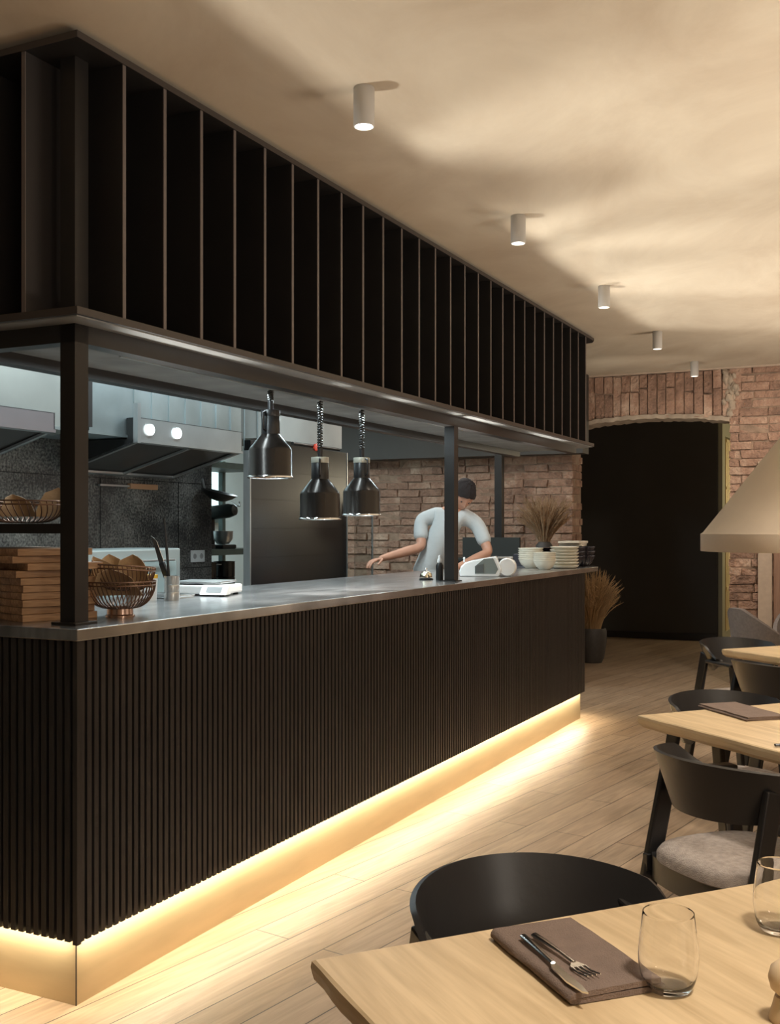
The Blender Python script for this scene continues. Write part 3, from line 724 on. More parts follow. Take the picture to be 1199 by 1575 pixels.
# wire baskets
def wire_basket(t, R=.115, H=.088, foot=True, nrib=46):
    m = MB(); z0 = .028 if foot else .004
    prof = [(R*(.36+.64*math.sin(PI/2*k/8)**.9), z0+H*(1-math.cos(PI/2*k/8))) for k in range(9)]
    for j in range(nrib):
        a = 2*PI*j/nrib
        m.tube([(r*math.cos(a+.25*(1-k/8)), r*math.sin(a+.25*(1-k/8)), z) for k, (r, z) in enumerate(prof)], .0021, 5)
    m.build('wire_ribs', COPPER, t)
    m = MB()
    for r, z in ((prof[-1][0], prof[-1][1]), (prof[-1][0]*.995, prof[-1][1]-.012), (prof[0][0], prof[0][1])):
        m.tube([(r*math.cos(2*PI*k/40), r*math.sin(2*PI*k/40), z) for k in range(40)], .0028, 6, True)
    m.build('rim_ring', COPPER, t)
    if foot:
        MB().lathe([(R*.42, 0), (R*.42, .004), (R*.38, .008), (R*.37, .028), (R*.34, .028), (R*.34, .004), (R*.38, 0)], 30, cap=False).build('foot_ring', mat('copper_band', (.6, .42, .33), .25, .95), t)
    return prof
def paper(name, label, loc, rz, pts_w=.14, pts_h=.12, lean=.5, grp=None):
    """folded kraft paper sheet standing in a basket"""
    m = MB(); g = []
    for i in range(7):
        s = i/6; row = []
        for j in range(7):
            q = j/6-.5; cur = .03*math.cos(q*PI)+.008*math.sin(7*q+3*s)
            row.append((q*pts_w*(1-.35*s*abs(q)*2), cur-lean*s*pts_h*.6, s*pts_h*(1-.55*abs(q+.15))))
        g.append(row)
    m.sheet(g, .0016); m2 = m.build(name, KRAFT, None, loc, rz); tag(m2, label, 'paper napkin', grp); return m2
BK = thing('wire_basket', 'lower of two nested copper wire baskets right of the corner post', 'basket', K(.412, .19, 1.11), AK)
wire_basket(BK)
BK2 = thing('wire_basket', 'upper of two nested copper wire baskets right of the corner post', 'basket', K(.425, .20, 1.11+.082), AK)
wire_basket(BK2, .110, .080, False)
BK2.rotation_euler = (.04, .06, AK+.3)
BK3 = thing('wire_basket', 'shallow copper wire basket on the black pass shelf at far left', 'basket', K(.265, .47, 1.416), AK)
wire_basket(BK3, .135, .07, False, 38)
PG = 'kraft paper napkins in the wire baskets'
c = K(.412, .19, 1.215)
paper('kraft_napkin', 'kraft paper napkin poking out left of the nested wire baskets', c+Vector((-.055, -.02, -.005)), .9, .13, .10, .2, PG)
paper('kraft_napkin', 'pointed kraft paper napkin at the back of the nested wire baskets', c+Vector((-.03, .03, 0)), .2, .12, .10, -.3, PG)
paper('kraft_napkin', 'large kraft paper napkin at the right of the nested wire baskets', c+Vector((.045, .0, -.01)), -.35, .15, .11, .1, PG)
paper('kraft_napkin', 'kraft paper napkin lying low across the front of the nested wire baskets', c+Vector((.0, -.04, -.035)), .1, .17, .09, .9, PG)
c = K(.265, .47, 1.44)
paper('kraft_napkin', 'pointed kraft paper napkin in the basket on the pass shelf', c+Vector((-.02, 0, 0)), .3, .12, .075, 0, PG)
paper('kraft_napkin', 'tall kraft paper napkin leaning out of the pass shelf basket by the post', c+Vector((.075, .02, .0)), -.5, .13, .10, -.5, PG)

# utensil can, containers
can = thing('utensil_can', 'ribbed stainless can holding knives and a spatula behind the wire baskets', 'can', K(1.13, .53, 1.11), AK)
MB().lathe([(0, 0), (.03, 0), (.031, .004), (.031, .03), (.0295, .033), (.031, .036), (.031, .06), (.0295, .063), (.031, .066), (.031, .098), (.029, .098), (.028, .01), (0, .01)], 24).build('can_body', STEEL, can)
pc = thing('squeeze_tub', 'white plastic tub with yellow lid beside the utensil can', 'tub', K(1.08, .60, 1.11), AK)
MB().lathe([(0, 0), (.026, 0), (.03, .08), (.03, .09), (0, .09)], 20).build('tub_body', WHITEPL, pc)
MB().lathe([(0, .09), (.031, .09), (.031, .104), (0, .106)], 20).build('lid', mat('yellow_lid', (.75, .45, .05), .4), pc)
def tool(name, label, cat, loc, vec, parts):
    t = thing(name, label, cat, loc)
    t.rotation_mode = 'QUATERNION'; t.rotation_quaternion = Vector(vec).to_track_quat('Z', 'Y')
    for nm, mb, mt in parts: mb.build(nm, mt, t)
    return t
cp = K(1.13, .53, 1.125)
tool('kitchen_knife', 'chef knife standing blade up, black handle in the utensil can', 'knife', cp+Vector((.008, 0, 0)), (-.10, .05, .25),
     [('handle', MB().box(-.008, .008, -.012, .012, .0, .15, bev=.004), BLACKPLASTIC), ('blade', MB().add([(-.001, -.013, .15), (-.001, .012, .15), (-.001, .012, .24), (-.001, -.004, .27), (.001, -.013, .15), (.001, .012, .15), (.001, .012, .24), (.001, -.004, .27)], [(0, 1, 2, 3), (7, 6, 5, 4), (0, 4, 5, 1), (1, 5, 6, 2), (2, 6, 7, 3), (3, 7, 4, 0)]), CHROME)])
tool('honing_steel', 'long thin black honing rod leaning out above the utensil can', 'honing rod', cp+Vector((-.005, .005, 0)), (-.05, .03, .5),
     [('rod', MB().tube([(0, 0, 0), (0, 0, .2), (0, 0, .32)], .005, 8, radii=[.004, .006, .004]), BLACKPLASTIC)])
sp_ = K(.86, .5, 1.11)
sc_ = thing('spatula_jar', 'low steel jar hidden behind the wire baskets', 'jar', sp_, AK)
MB().lathe([(0, 0), (.032, 0), (.032, .09), (.03, .09), (.03, .008), (0, .008)], 20).build('jar_body', STEEL, sc_)
tool('spatula', 'white notched spatula standing behind the wire baskets', 'spatula', sp_+Vector((0, 0, .012)), (-.01, 0, 1),
     [('handle', MB().tube([(0, 0, 0), (0, 0, .10)], .006, 8), BLACKPLASTIC), ('head', MB().prism([(-.013, .0), (.013, 0), (.018, .06), (.008, .075), (0, .062), (-.010, .078), (-.018, .06)], -.002, .002, tr(0, 0, .10) @ rotm('X', PI/2)), WHITEPL)])
# kitchen scale
sc = thing('kitchen_scale', 'white digital kitchen scale at the back of the worktop', 'scale', K(1.50, .62, 1.11), AK-1.35)
MB().box(-.125, .125, -.10, .10, .008, .045, bev=.008).build('body', WHITEPL, sc)
MB().box(-.12, .10, -.09, .095, .052, .062, bev=.004).build('weighing_plate', STEEL, sc)
m = MB(); m.add([(.02, -.135, .008), (.14, -.135, .008), (.14, -.10, .045), (.02, -.10, .045), (.02, -.08, .008), (.14, -.08, .008), (.14, -.08, .05), (.02, -.08, .05)], [(0, 1, 2, 3), (3, 2, 6, 7), (0, 4, 5, 1), (1, 5, 6, 2), (0, 3, 7, 4), (4, 7, 6, 5)]); m.build('display_housing', WHITEPL, sc)
m = MB(); m.add([(.045, -.1285, .0165), (.115, -.1285, .0165), (.115, -.107, .0395), (.045, -.107, .0395)], [(0, 1, 2, 3)]); m.build('display', mat('grey_lcd', (.10, .11, .11), .3), sc)
for x in (-.1, .1):
    for y in (-.08, .08): MB().lathe([(0, 0), (.012, 0), (.012, .009), (0, .009)], 10, tr(x, y, 0)).build('foot', BLACKPLASTIC, sc)
tr_ = thing('steel_tray', 'flat stainless tray under the kitchen scale edge', 'tray', K(1.25, .66, 1.11), AK)
MB().box(-.07, .07, -.10, .10, 0, .006, bev=.002).build('tray_base', STEEL, tr_)
m = MB(); m.tube([(-.07, -.1, .012), (.07, -.1, .012), (.07, .1, .012), (-.07, .1, .012)], .005, 6, True); m.build('tray_rim', STEEL, tr_)

# bell, bottle, payment terminal
be = thing('service_bell', 'small brass service bell beside the second post', 'bell', K(3.14, .30, 1.11), AK)
MB().lathe([(0, 0), (.040, 0), (.040, .007), (.034, .010), (0, .010)], 28).build('bell_base', BLACKPLASTIC, be)
MB().lathe([(.036, .014), (.036, .02), (.031, .036), (.019, .047), (0, .051)], 28, cap=False).build('dome', mat('bell_metal', (.75, .70, .55), .15, 1), be)
MB().lathe([(0, .05), (.004, .05), (.004, .06), (.008, .062), (.006, .067), (0, .068)], 12).build('button', CHROME, be)
bo = thing('pump_bottle', 'slim black bottle with white spray top left of the second post', 'bottle', K(3.10, .20, 1.11), AK)
MB().lathe([(0, 0), (.019, 0), (.021, .004), (.021, .085), (.012, .10), (0, .10)], 20).build('bottle_body', BLACKPLASTIC, bo)
MB().lathe([(.0105, .10), (.0125, .102), (.0125, .118), (.008, .125), (.008, .14), (.0, .142)], 14).build('spray_top', WHITEPL, bo)
te = thing('label_dispenser', 'glossy white rounded dispenser machine with small grey screen on the bar', 'dispenser', K(3.75, .16, 1.11), AK-1.25)
GW = mat('glossy_white', (.88, .90, .90), .15, 0, coat=.5)
XZ = Matrix(((1, 0, 0, 0), (0, 0, -1, 0), (0, 1, 0, 0), (0, 0, 0, 1)))     # (x, z, y) prism profile upright
m = MB(); m.prism([(-.165, 0), (-.17, .03), (-.16, .06), (-.135, .085), (-.09, .098), (.045, .122), (.055, .12), (.085, .045), (.07, 0)], -.085, .085, XZ)
m.build('housing', GW, te, bevel=.008)
m = MB(); m.prism([(-.075, .018), (-.075, .062), (-.02, .108), (.035, .112), (.065, .045), (.05, .018)], .086, .09, XZ); m.build('side_panel', mat('grey_side_panel', (.32, .38, .37), .25, .5), te)
m = MB(); m.prism([(-.068, .026), (-.068, .066), (-.022, .08), (-.022, .026)], .09, .096, XZ); m.build('screen', mat('grey_lcd', (0, 0, 0)), te)
m = MB(); m.lathe([(0, -.075), (.048, -.075), (.056, -.065), (.056, .065), (.048, .075), (0, .075)], 36, tr(.118, 0, .057) @ rotm('X', PI/2)); m.build('roll_cover', GW, te)
m = MB(); m.box(.06, .15, -.06, .06, .106, .118, bev=.004); m.build('top_plate', STEEL, te)
m = MB(); m.lathe([(0, 0), (.005, 0), (.005, .02), (.008, .022), (.006, .03), (0, .031)], 10, tr(-.145, 0, .085)); m.build('button', WHITEPL, te)

# crockery
def bowl_mb(R, H, ribs=0):
    return MB().lathe([(0, 0), (R*.42, 0), (R*.45, .003), (R*.76, H*.35), (R*.93, H*.78), (R*.95, H*.90), (R, H*.92), (R, H), (R-.004, H), (R*.93, H*.78), (R*.72, H*.37), (R*.35, .007), (0, .006)], 32 if not ribs else 72, ribs=ribs, rib=.05 if ribs else 0)
def stack(name, mb, mt, cat, n, pitch, loc, desc, grp):
    f = None
    for k in range(n):
        i = n-1-k
        lab = ('%s %s' % (ORD[i], desc)) if i < n-1 else 'lowest '+desc
        l_ = Vector(loc)+Vector((random.uniform(-.001, .001), random.uniform(-.001, .001), k*pitch))
        if f is None: f = mb.build(name, mt, None, l_, AK); tag(f, lab, cat, grp)
        else:
            c_ = f.copy(); COL.objects.link(c_); c_.location = l_; c_.rotation_euler = (0, 0, AK+random.random()*.03); c_['label'] = lab
stack('cream_bowl', bowl_mb(.082, .066), CREAM, 'bowl', 5, .0145, K(4.90, .17, 1.11), 'cream bowl in the front bowl stack on the bar', 'cream bowls in the front stack')
stack('cream_bowl', bowl_mb(.092, .070), CREAM, 'bowl', 6, .0155, K(5.16, .36, 1.11), 'cream bowl in the rear left bowl stack on the bar', 'cream bowls in the rear stack')
m = MB(); m.lathe([(0, 0), (.075, 0), (.098, .012), (.105, .022), (.103, .024), (.094, .016), (.072, .005), (0, .005)], 36)
stack('cream_dish', m, CREAM, 'dish', 7, .0225, K(5.20, .115, 1.11), 'thick cream dish in the stack right of the bowls', 'cream dishes in the right-hand stack')
m = bowl_mb(.095, .085, 18)
stack('fluted_dark_bowl', m, DARKCER, 'bowl', 3, .034, K(5.45, .14, 1.11), 'dark fluted bowl in the stack beside the cream dishes', 'dark fluted bowls beside the dishes')
stack('fluted_dark_bowl', bowl_mb(.092, .085, 18), DARKCER, 'bowl', 3, .034, K(5.67, .115, 1.11), 'dark fluted bowl in the stack at the very end of the bar', 'dark fluted bowls at the bar end')
m = MB(); m.lathe([(0, 0), (.08, 0), (.125, .008), (.13, .012), (.12, .011), (.078, .004), (0, .004)], 36)
stack('black_plate', m, DARKCER, 'plate', 4, .011, K(5.43, .38, 1.11+.10), 'black plate piled behind the cream dishes', 'black plates behind the dishes')
tb = thing('dark_crate', 'low dark crate carrying the black plates behind the cream dishes', 'crate', K(5.43, .38, 1.11), AK)
MB().box(-.14, .14, -.12, .16, 0, .099, bev=.004).build('crate_body', DARKCER, tb)
def cloth_fold(name, label, loc, rz, L_, W_, T_, mt, layers=3, grp=None, cat='cloth'):
    """folded cloth: rolled edge on the left side, stacked layers"""
    prof = []
    z = T_/2/layers; x0 = 0; x1 = W_
    path = []
    for k in range(layers):
        zz = T_*(k+.5)/layers
        a = [(x1-.004*k, zz), (x0+T_*.45, zz)] if k % 2 == 0 else [(x0+T_*.45, zz), (x1-.006, zz)]
        path += a
        if k < layers-1:
            zn = T_*(k+1.5)/layers; xm = (x0 if k % 2 == 0 else x1-.004); sgn = -1 if k % 2 == 0 else 1
            for q in range(1, 6):
                an = PI*q/6; path.append((a[1][0]+sgn*(T_*.35)*math.sin(an), zz+(zn-zz)*(1-math.cos(an))/2))
    m = MB(); g = []
    for i in range(9):
        y = L_*i/8; g.append([(x+.0008*math.sin(i*1.3+j), y+.002*math.sin(j*.9), zz+.0006*math.sin(i*2.1+j*1.7)) for j, (x, zz) in enumerate(path)])
    m.sheet(g, T_/layers*.82); o = m.build(name, mt, None, loc, rz); return tag(o, label, cat, grp)
cloth_fold('folded_napkin', 'cream folded napkin under the top one on the dark bowls', K(5.46, .06, 1.11+.156), AK+.15, .17, .30, .02, CREAMCLOTH, 3, 'cream napkins folded on the dark bowls')
cloth_fold('folded_napkin', 'topmost cream folded napkin resting across the dark bowls', K(5.42, .07, 1.11+.178), AK+.05, .16, .30, .018, CREAMCLOTH, 3, 'cream napkins folded on the dark bowls')

# ================================================================ sideboard with grass, floor grass
sb = thing('host_cabinet', 'low dark green-black cabinet between bar end and brick wall', 'cabinet', K(6.75, .62), AK)
MB().box(0, .45, 0, 1.3, .06, 1.10).build('body', mat('green_black_paint', (.02, .024, .022), .5), sb)
MB().box(-.01, .46, -.01, 1.31, 1.10, 1.13, bev=.003).build('cabinet_top', mat('green_black_paint', (0, 0, 0)), sb)
MB().box(.03, .42, .03, 1.27, 0, .06).build('base', BLACKSTEEL, sb)
sc2 = thing('dark_screen_panel', 'upright dark panel on the host cabinet beside the far post', 'panel', K(6.76, 1.0, 1.13), AK)
MB().box(0, .03, 0, .55, 0, .19).build('panel_board', mat('green_black_paint', (0, 0, 0)), sc2)
def grass(t, base_r, H, spread, n, mt, droop=.3, bias=(0, 0)):
    m = MB()
    for k in range(n):
        a = random.random()*2*PI; r0 = base_r*math.sqrt(random.random()); sp2 = spread*random.random()**.7
        h = H*random.uniform(.55, 1.0); a2 = a+random.uniform(-.4, .4)
        p0 = Vector((r0*math.cos(a), r0*math.sin(a), 0)); pts = []
        for q in range(6):
            s = q/5; x = p0.x+(sp2*math.cos(a2)+bias[0])*s**1.6; y = p0.y+(sp2*math.sin(a2)+bias[1])*s**1.6
            pts.append((x, y, h*(s-droop*.5*sp2/max(spread, .01)*s**3)))
        m.tube(pts, .002, 3, radii=[.0028, .0025, .0022, .004, .0045, .0008])
        # feathery side awns
        for q in range(5):
            s = .5+.1*q; b_ = Vector(pts[3]).lerp(Vector(pts[5]), q/5)
            dr = Vector((math.cos(a2+random.uniform(-1.5, 1.5)), math.sin(a2+random.uniform(-1.5, 1.5)), random.uniform(.6, 1.6))).normalized()*.05*random.uniform(.6, 1.3)
            m.tube([b_, b_+dr], .001, 3, radii=[.0022, .0004])
    return m.build('dried_stems', mt, t)
g1 = thing('potted_dried_grass', 'ochre dried grass in a tall dark pot on the floor by the arch', 'plant', K(8.62, .845), AK)
MB().lathe([(0, 0), (.10, 0), (.125, .06), (.15, .22), (.15, .33), (.14, .36), (.13, .36), (.135, .3), (0, .28)], 32).build('pot', POT, g1)
gg = grass(g1, .08, .76, .27, 560, STRAW, .45); gg.location = (0, 0, .28)
g2 = thing('potted_dried_grass', 'brown dried grass in a vase on the cabinet behind the crockery', 'plant', K(6.98, .84, 1.13), AK)
MB().lathe([(0, 0), (.06, 0), (.08, .05), (.075, .12), (.05, .15), (.045, .15), (.06, .1), (0, .03)], 24).build('pot', POT, g2)
gg = grass(g2, .04, .50, .24, 330, STRAWD, .2); gg.location = (0, 0, .10)

# ================================================================ dining tables and chairs
TC = [(-.12, 1.616), (.861, 3.73), (1.79, 5.78)]
TLB, TLA, TTH = 1.20, 1.20, .042
def table_mb():
    m = MB(); n = 30; L_ = TLB; A_ = TLA
    # waney edged slab: outline with slight waviness, chamfered under edge
    def outline(ins, amp):
        p = []
        rnd = random.Random(5)
        for k in range(n): p.append((ins+(L_-2*ins)*k/n, -ins+amp*math.sin(k*.9)))
        for k in range(n): p.append((L_-ins+amp*math.sin(k*.7), -ins-(A_-2*ins)*k/n))
        for k in range(n): p.append((L_-ins-(L_-2*ins)*k/n, -A_+ins+amp*math.sin(k*.8)))
        for k in range(n): p.append((ins+amp*math.sin(k*1.1), -A_+ins+(A_-2*ins)*k/n))
        return p
    lv = [(.0, .006, .0), (-.003, .0015, .001), (-.012, 0, .0015), (-.030, .004, .003), (-TTH, .016, .003)]
    vs = []; N_ = 4*n
    for z, ins, amp in lv:
        for x, y in outline(ins, amp): vs.append((x, y, z))
    fs = [tuple(range(N_))]
    for l in range(len(lv)-1):
        for k in range(N_): fs.append((l*N_+k, (l+1)*N_+k, (l+1)*N_+(k+1) % N_, l*N_+(k+1) % N_))
    fs.append(tuple(reversed(range((len(lv)-1)*N_, len(lv)*N_))))
    m.add(vs, fs); return m
tl = ['nearest oak dining table, set with a napkin, cutlery and tumblers', 'second oak dining table, with a taupe napkin near its corner', 'farthest oak dining table, beyond the chairs by the grey armchairs']
tab = None
for i, (x, y) in enumerate(TC):
    loc = Vector((x, y, .75))
    if tab is None:
        tab = thing('dining_table', tl[0], 'table', loc, AT, 'oak dining tables')
        table_mb().build('table_top', OAK, tab)
        m = MB(); m.box(.18, TLB-.18, -.67, -.53, -TTH-.03, -TTH); m.box(.38, .45, -TLA+.3, -.3, -TTH-.03, -TTH); m.box(TLB-.32, TLB-.25, -TLA+.2, -.2, -TTH-.03, -TTH)
        m.build('under_rail', mat('pale_leg_wood', (.42, .33, .22), .5), tab)
        for xx in (.415, TLB-.285):
            for yy in (-.40, -TLA+.40): MB().box(xx-.035, xx+.035, yy-.035, yy+.035, -.75, -TTH-.03, bev=.004).build('leg', mat('pale_leg_wood', (0, 0, 0)), tab)
    else: dup(tab, tl[i], loc)

def chair(label, loc, rz):
    t = thing('dining_chair', label, 'chair', loc, rz, 'black bentwood dining chairs')
    CH = mat('black_lacquered_ash', (.014, .0135, .014), .38, 0, .15, 5, .04, 50)
    # bent back shell
    m = MB(); g = []
    N_ = 36
    for i in range(N_+1):
        a = math.radians(-98+196*i/N_); row = []
        e = abs(math.sin(a))
        s = abs(2*i/N_-1)                       # 0 at back centre, 1 at ends
        zt = .765-.035*s**2-.05*max(0, s-.8)/.2
        zb = .60+.02*s**3+.05*max(0, s-.85)/.15
        for j in range(7):
            q = j/6; z = zb+(zt-zb)*q; fl = .222+.046*q
            row.append((fl*.93*math.sin(a), -fl*.93*math.cos(a)+.02-.012*q, z))
        g.append(row)
    m.sheet(g, .011); m.build('back_shell', CH, t)
    for sx in (-1, 1):
        m = MB(); m.beam((sx*.222, -.24, 0), (sx*.212, -.085, .70), .030, .055, .022, .058, side=(1, 0, 0)); m.build('rear_leg', CH, t, bevel=.006)
        m = MB(); m.beam((sx*.22, .225, 0), (sx*.222, .15, .655), .028, .036, .024, .05, side=(1, 0, 0)); m.build('front_leg', CH, t, bevel=.006)
        m = MB(); m.beam((sx*.234, .175, .655), (sx*.236, -.04, .66), .052, .018, .034, .02, side=(1, 0, 0)); m.build('armrest', CH, t, bevel=.006)
        m = MB(); m.beam((sx*.218, .21, .405), (sx*.212, -.18, .405), .022, .05, side=(1, 0, 0)); m.build('side_rail', CH, t, bevel=.003)
    m = MB(); g = [[(.205*math.sin(math.radians(a)), -.135-.06*math.cos(math.radians(a)), z) for z in (.365, .40, .435)] for a in range(-90, 91, 10)]
    m.sheet(g, .022); m.build('rear_rail', CH, t)
    xx_ = [(.215*math.sin(math.radians(a)), -.175-.045*math.cos(math.radians(a)*1.0), .405) for a in range(-90, 91, 15)]
    m = MB(); m.box(-.21, .21, .19, .212, .38, .43); m.build('front_rail', CH, t)
    m = MB(); ring = []
    lv = [(.93, .425), (1.0, .435), (1.0, .455), (.95, .470), (.80, .478), (.4, .482)]
    for sc_, z in lv:
        for k in range(36):
            a = 2*PI*k/36; c_, s_ = math.cos(a), math.sin(a)
            x = .212*sc_*math.copysign(abs(c_)**.62, c_); y = .215*sc_*math.copysign(abs(s_)**.62, s_)
            ring.append((x*(1-.06*(s_ < 0)*abs(s_)), y, z))
    fs = []
    for l in range(len(lv)-1):
        for k in range(36): fs.append((l*36+k, l*36+(k+1) % 36, (l+1)*36+(k+1) % 36, (l+1)*36+k))
    fs += [tuple(reversed(range(36))), tuple(range((len(lv)-1)*36, len(lv)*36))]
    m.add(ring, fs, True); m.build('seat_cushion', FABRIC, t)
    return t
def T2W(i, b, a): return Vector((TC[i][0], TC[i][1], 0))+UT*b+VT*a
ch = chair('black chair with curved back tucked behind the nearest table', T2W(0, .47, .06), AT+PI)
dup(ch, 'black chair seen from behind with beige seat at the second table', T2W(1, -.13, -.66), AT-PI/2)
dup(ch, 'black chair behind the second table, only its curved top rim showing', T2W(1, .50, .06), AT+PI)
dup(ch, 'black chair in front of the farthest table, its back to the camera', T2W(2, -.14, -.60), AT-PI/2)
dup(ch, 'farthest black chair, behind the corner of the last table', T2W(2, .30, .15), AT+PI)

def armchair(label, loc, rz):
    t = thing('grey_armchair', label, 'armchair', loc, rz, 'grey upholstered armchairs')
    m = MB(); g = []
    N_ = 30
    for i in range(N_+1):
        a = math.radians(-115+230*i/N_); s = abs(2*i/N_-1); row = []
        zt = .765-.36*max(0, (s-.12)/.88)**1.15
        for j in range(6):
            q = j/5; z = .36+(zt-.36)*q; r = .25+.05*q
            row.append((r*1.1*math.sin(a), -r*math.cos(a), z))
        g.append(row)
    m.sheet(g, .035); m.build('back_shell', GREYFAB, t)
    m = MB(); m.lathe([(0, .34), (.2, .34), (.25, .38), (.255, .44), (.22, .47), (0, .475)], 28); m.build('seat', GREYFAB, t)
    for sx in (-1, 1):
        for sy in (-1, 1):
            m = MB(); m.tube([(sx*.22, sy*.22, 0), (sx*.14, sy*.14, .35)], .012, 8, radii=[.009, .014]); m.build('leg', BLACKSTEEL, t)
    return t
ac = armchair('grey upholstered armchair beyond the farthest table, back to the brick wall', (3.05, 8.6, 0), math.radians(-78))
dup(ac, 'grey upholstered armchair cut off by the right edge of the picture', (3.62, 9.1, 0), math.radians(170))

# pendant with conical shade
pn = thing('cone_pendant', 'large beige conical pendant shade at the right edge', 'pendant lamp', (1.70, 4.4, 1.306), 0)
m = MB(); m.lathe([(.406, 0), (.408, .002), (.408, .072), (.398, .078), (.06, .512), (.05, .516), (.045, .510), (.39, .070), (.400, .066), (.400, .002)], 72, cap=False); m.build('shade', LAMPSHADE, pn)
m = MB(); m.tube([(0, 0, .45), (0, 0, 1.53)], .006, 8); m.build('cord', BLACKPLASTIC, pn)
m = MB(); m.lathe([(0, 1.53), (.05, 1.53), (.05, 1.554), (0, 1.554)], 20); m.build('ceiling_rose', LAMPGREY, pn)
m = MB(); m.lathe([(0, .24), (.03, .25), (.045, .29), (.03, .34), (.018, .38), (.018, .45), (0, .45)], 20); m.build('bulb', LENS, pn)
point('pendant_bulb_light', (1.70, 4.4, 1.306+.2), 6, WARM2, .05)

# ---------------------------------------------------------------- table setting
def on(px, py, z=.75):
    Z = 1646*(1.4-z)/(py-813); return Vector(((px-600)/1646*Z, Z, z))
n1 = cloth_fold('taupe_napkin', 'taupe folded napkin under the knife and fork on the nearest table', on(755, 1446)-VT*.262, AT, .262, .15, .019, NAPKIN, 2, None, 'napkin')
p_ = on(755, 1446); q_ = on(878, 1549)
dv = q_-p_; an = math.atan2(dv.y, dv.x)
n1.location = q_; n1.rotation_euler = (0, 0, an+PI/2); n1.data.transform(Matrix.Scale(dv.length/.262, 4, (0, 1, 0)))
p_ = on(1073, 1088); q_ = on(1148, 1110); dv = q_-p_
n2 = cloth_fold('taupe_napkin', 'taupe folded napkin on the second table', q_, math.atan2(dv.y, dv.x)+PI/2, dv.length, .16, .014, NAPKIN, 3, None, 'napkin')
zc = .75+.0185
def cut(px, py): return on(px, py, zc+.002)
ka, kb = cut(805, 1444), cut(903, 1532)
def place_dir(t, a, b):
    d_ = b-a; t.location = a; t.rotation_euler = (0, 0, math.atan2(d_.y, d_.x)-PI/2); return d_.length
kn = thing('table_knife', 'steel table knife lying on the taupe napkin', 'knife', ka)
Lk = place_dir(kn, ka, kb)
m = MB(); m.tube([(0, 0, .004), (0, .03, .005), (0, Lk*.5, .004)], .005, 10, radii=[.0062, .0055, .0042], flat=.6); m.build('handle', CHROME, kn)
m = MB(); m.prism([(-.003, Lk*.49), (.004, Lk*.49), (.009, Lk*.56), (.010, Lk*.8), (.004, Lk*.97), (-.002, Lk), (-.004, Lk*.9)], .002, .0045); m.build('blade', CHROME, kn)
fa, fb = cut(822, 1443), cut(915, 1506)
fk = thing('table_fork', 'steel table fork lying beside the knife on the taupe napkin', 'fork', fa)
Lf = place_dir(fk, fa, fb)
m = MB(); m.tube([(0, 0, .005), (0, .03, .006), (0, Lf*.45, .006), (0, Lf*.68, .004)], .004, 10, radii=[.0065, .0055, .0032, .0035], flat=.55); m.build('handle', CHROME, fk)
m = MB(); m.sheet([[(x*w_, y, z + .002) for x in (-1, -.5, 0, .5, 1)] for y, w_, z in ((Lf*.67, .004, .002), (Lf*.71, .010, .0), (Lf*.76, .012, .0))], .002)
for k in range(4):
    x = -.0105+k*.007; m.tube([(x, Lf*.75, .002), (x, Lf*.86, .001), (x, Lf*.99, .005)], .0015, 6, radii=[.0018, .0015, .0009])
m.build('tines', CHROME, fk)
f2 = thing('table_fork', 'dark fork end at the right edge of the second table', 'fork', on(1192, 1148, .752), math.radians(10))
m = MB(); m.tube([(0, 0, .004), (.06, 0, .006), (.2, 0, .004)], .004, 8, radii=[.007, .005, .003], flat=.6); m.build('handle', BLACKPLASTIC, f2)

def tumbler(label, loc, R=.042, H=.108):
    t = thing('glass_tumbler', label, 'glass', loc, 0, 'stemless glass tumblers')
    k = 1.6
    prof = [(0, .0), (R*.62, .0), (R*.74, .003), (R*.90, H*.16), (R, H*.38), (R*.985, H*.6), (R*.86, H*.98), (R*.845, H), (R*.83, H*.99),
            (R*.955, H*.6), (R*.968, H*.38), (R*.865, H*.17), (R*.68, .010), (R*.4, .0085), (0, .008)]
    # refine profile
    P = [Vector((r, z)) for r, z in prof]; out = []
    for i in range(len(P)-1):
        p0 = P[max(i-1, 0)]; p1 = P[i]; p2 = P[i+1]; p3 = P[min(i+2, len(P)-1)]
        st = 4 if 2 <= i <= 12 else 1
        for q in range(st):
            s = q/st; out.append(.5*((2*p1)+(p2-p0)*s+(2*p0-5*p1+4*p2-p3)*s*s+(3*p1-p0-3*p2+p3)*s**3))
    out.append(P[-1])
    MB().lathe([(max(v.x, 0), max(v.y, 0)) for v in out], 64, cap=False).build('glass_body', GLASSM, t); return t
g = tumbler('empty stemless tumbler standing beside the napkin on the nearest table', on(1028, 1522))
dup(g, 'empty stemless tumbler at the right edge of the nearest table', on(1200, 1432))
sh_ = thing('salt_shaker', 'rounded pale wooden shaker at the bottom right edge of the nearest table', 'shaker', on(1212, 1570))
MB().lathe([(0, 0), (.024, 0), (.025, .004), (.02, .02), (.017, .032), (0, .032)], 28).build('shaker_base', mat('pale_turned_wood', (.62, .47, .30), .45), sh_)
MB().lathe([(0, .032), (.012, .033), (.022, .042), (.0255, .056), (.022, .070), (.012, .079), (0, .081)], 28).build('shaker_top', mat('pale_turned_wood', (0, 0, 0)), sh_)

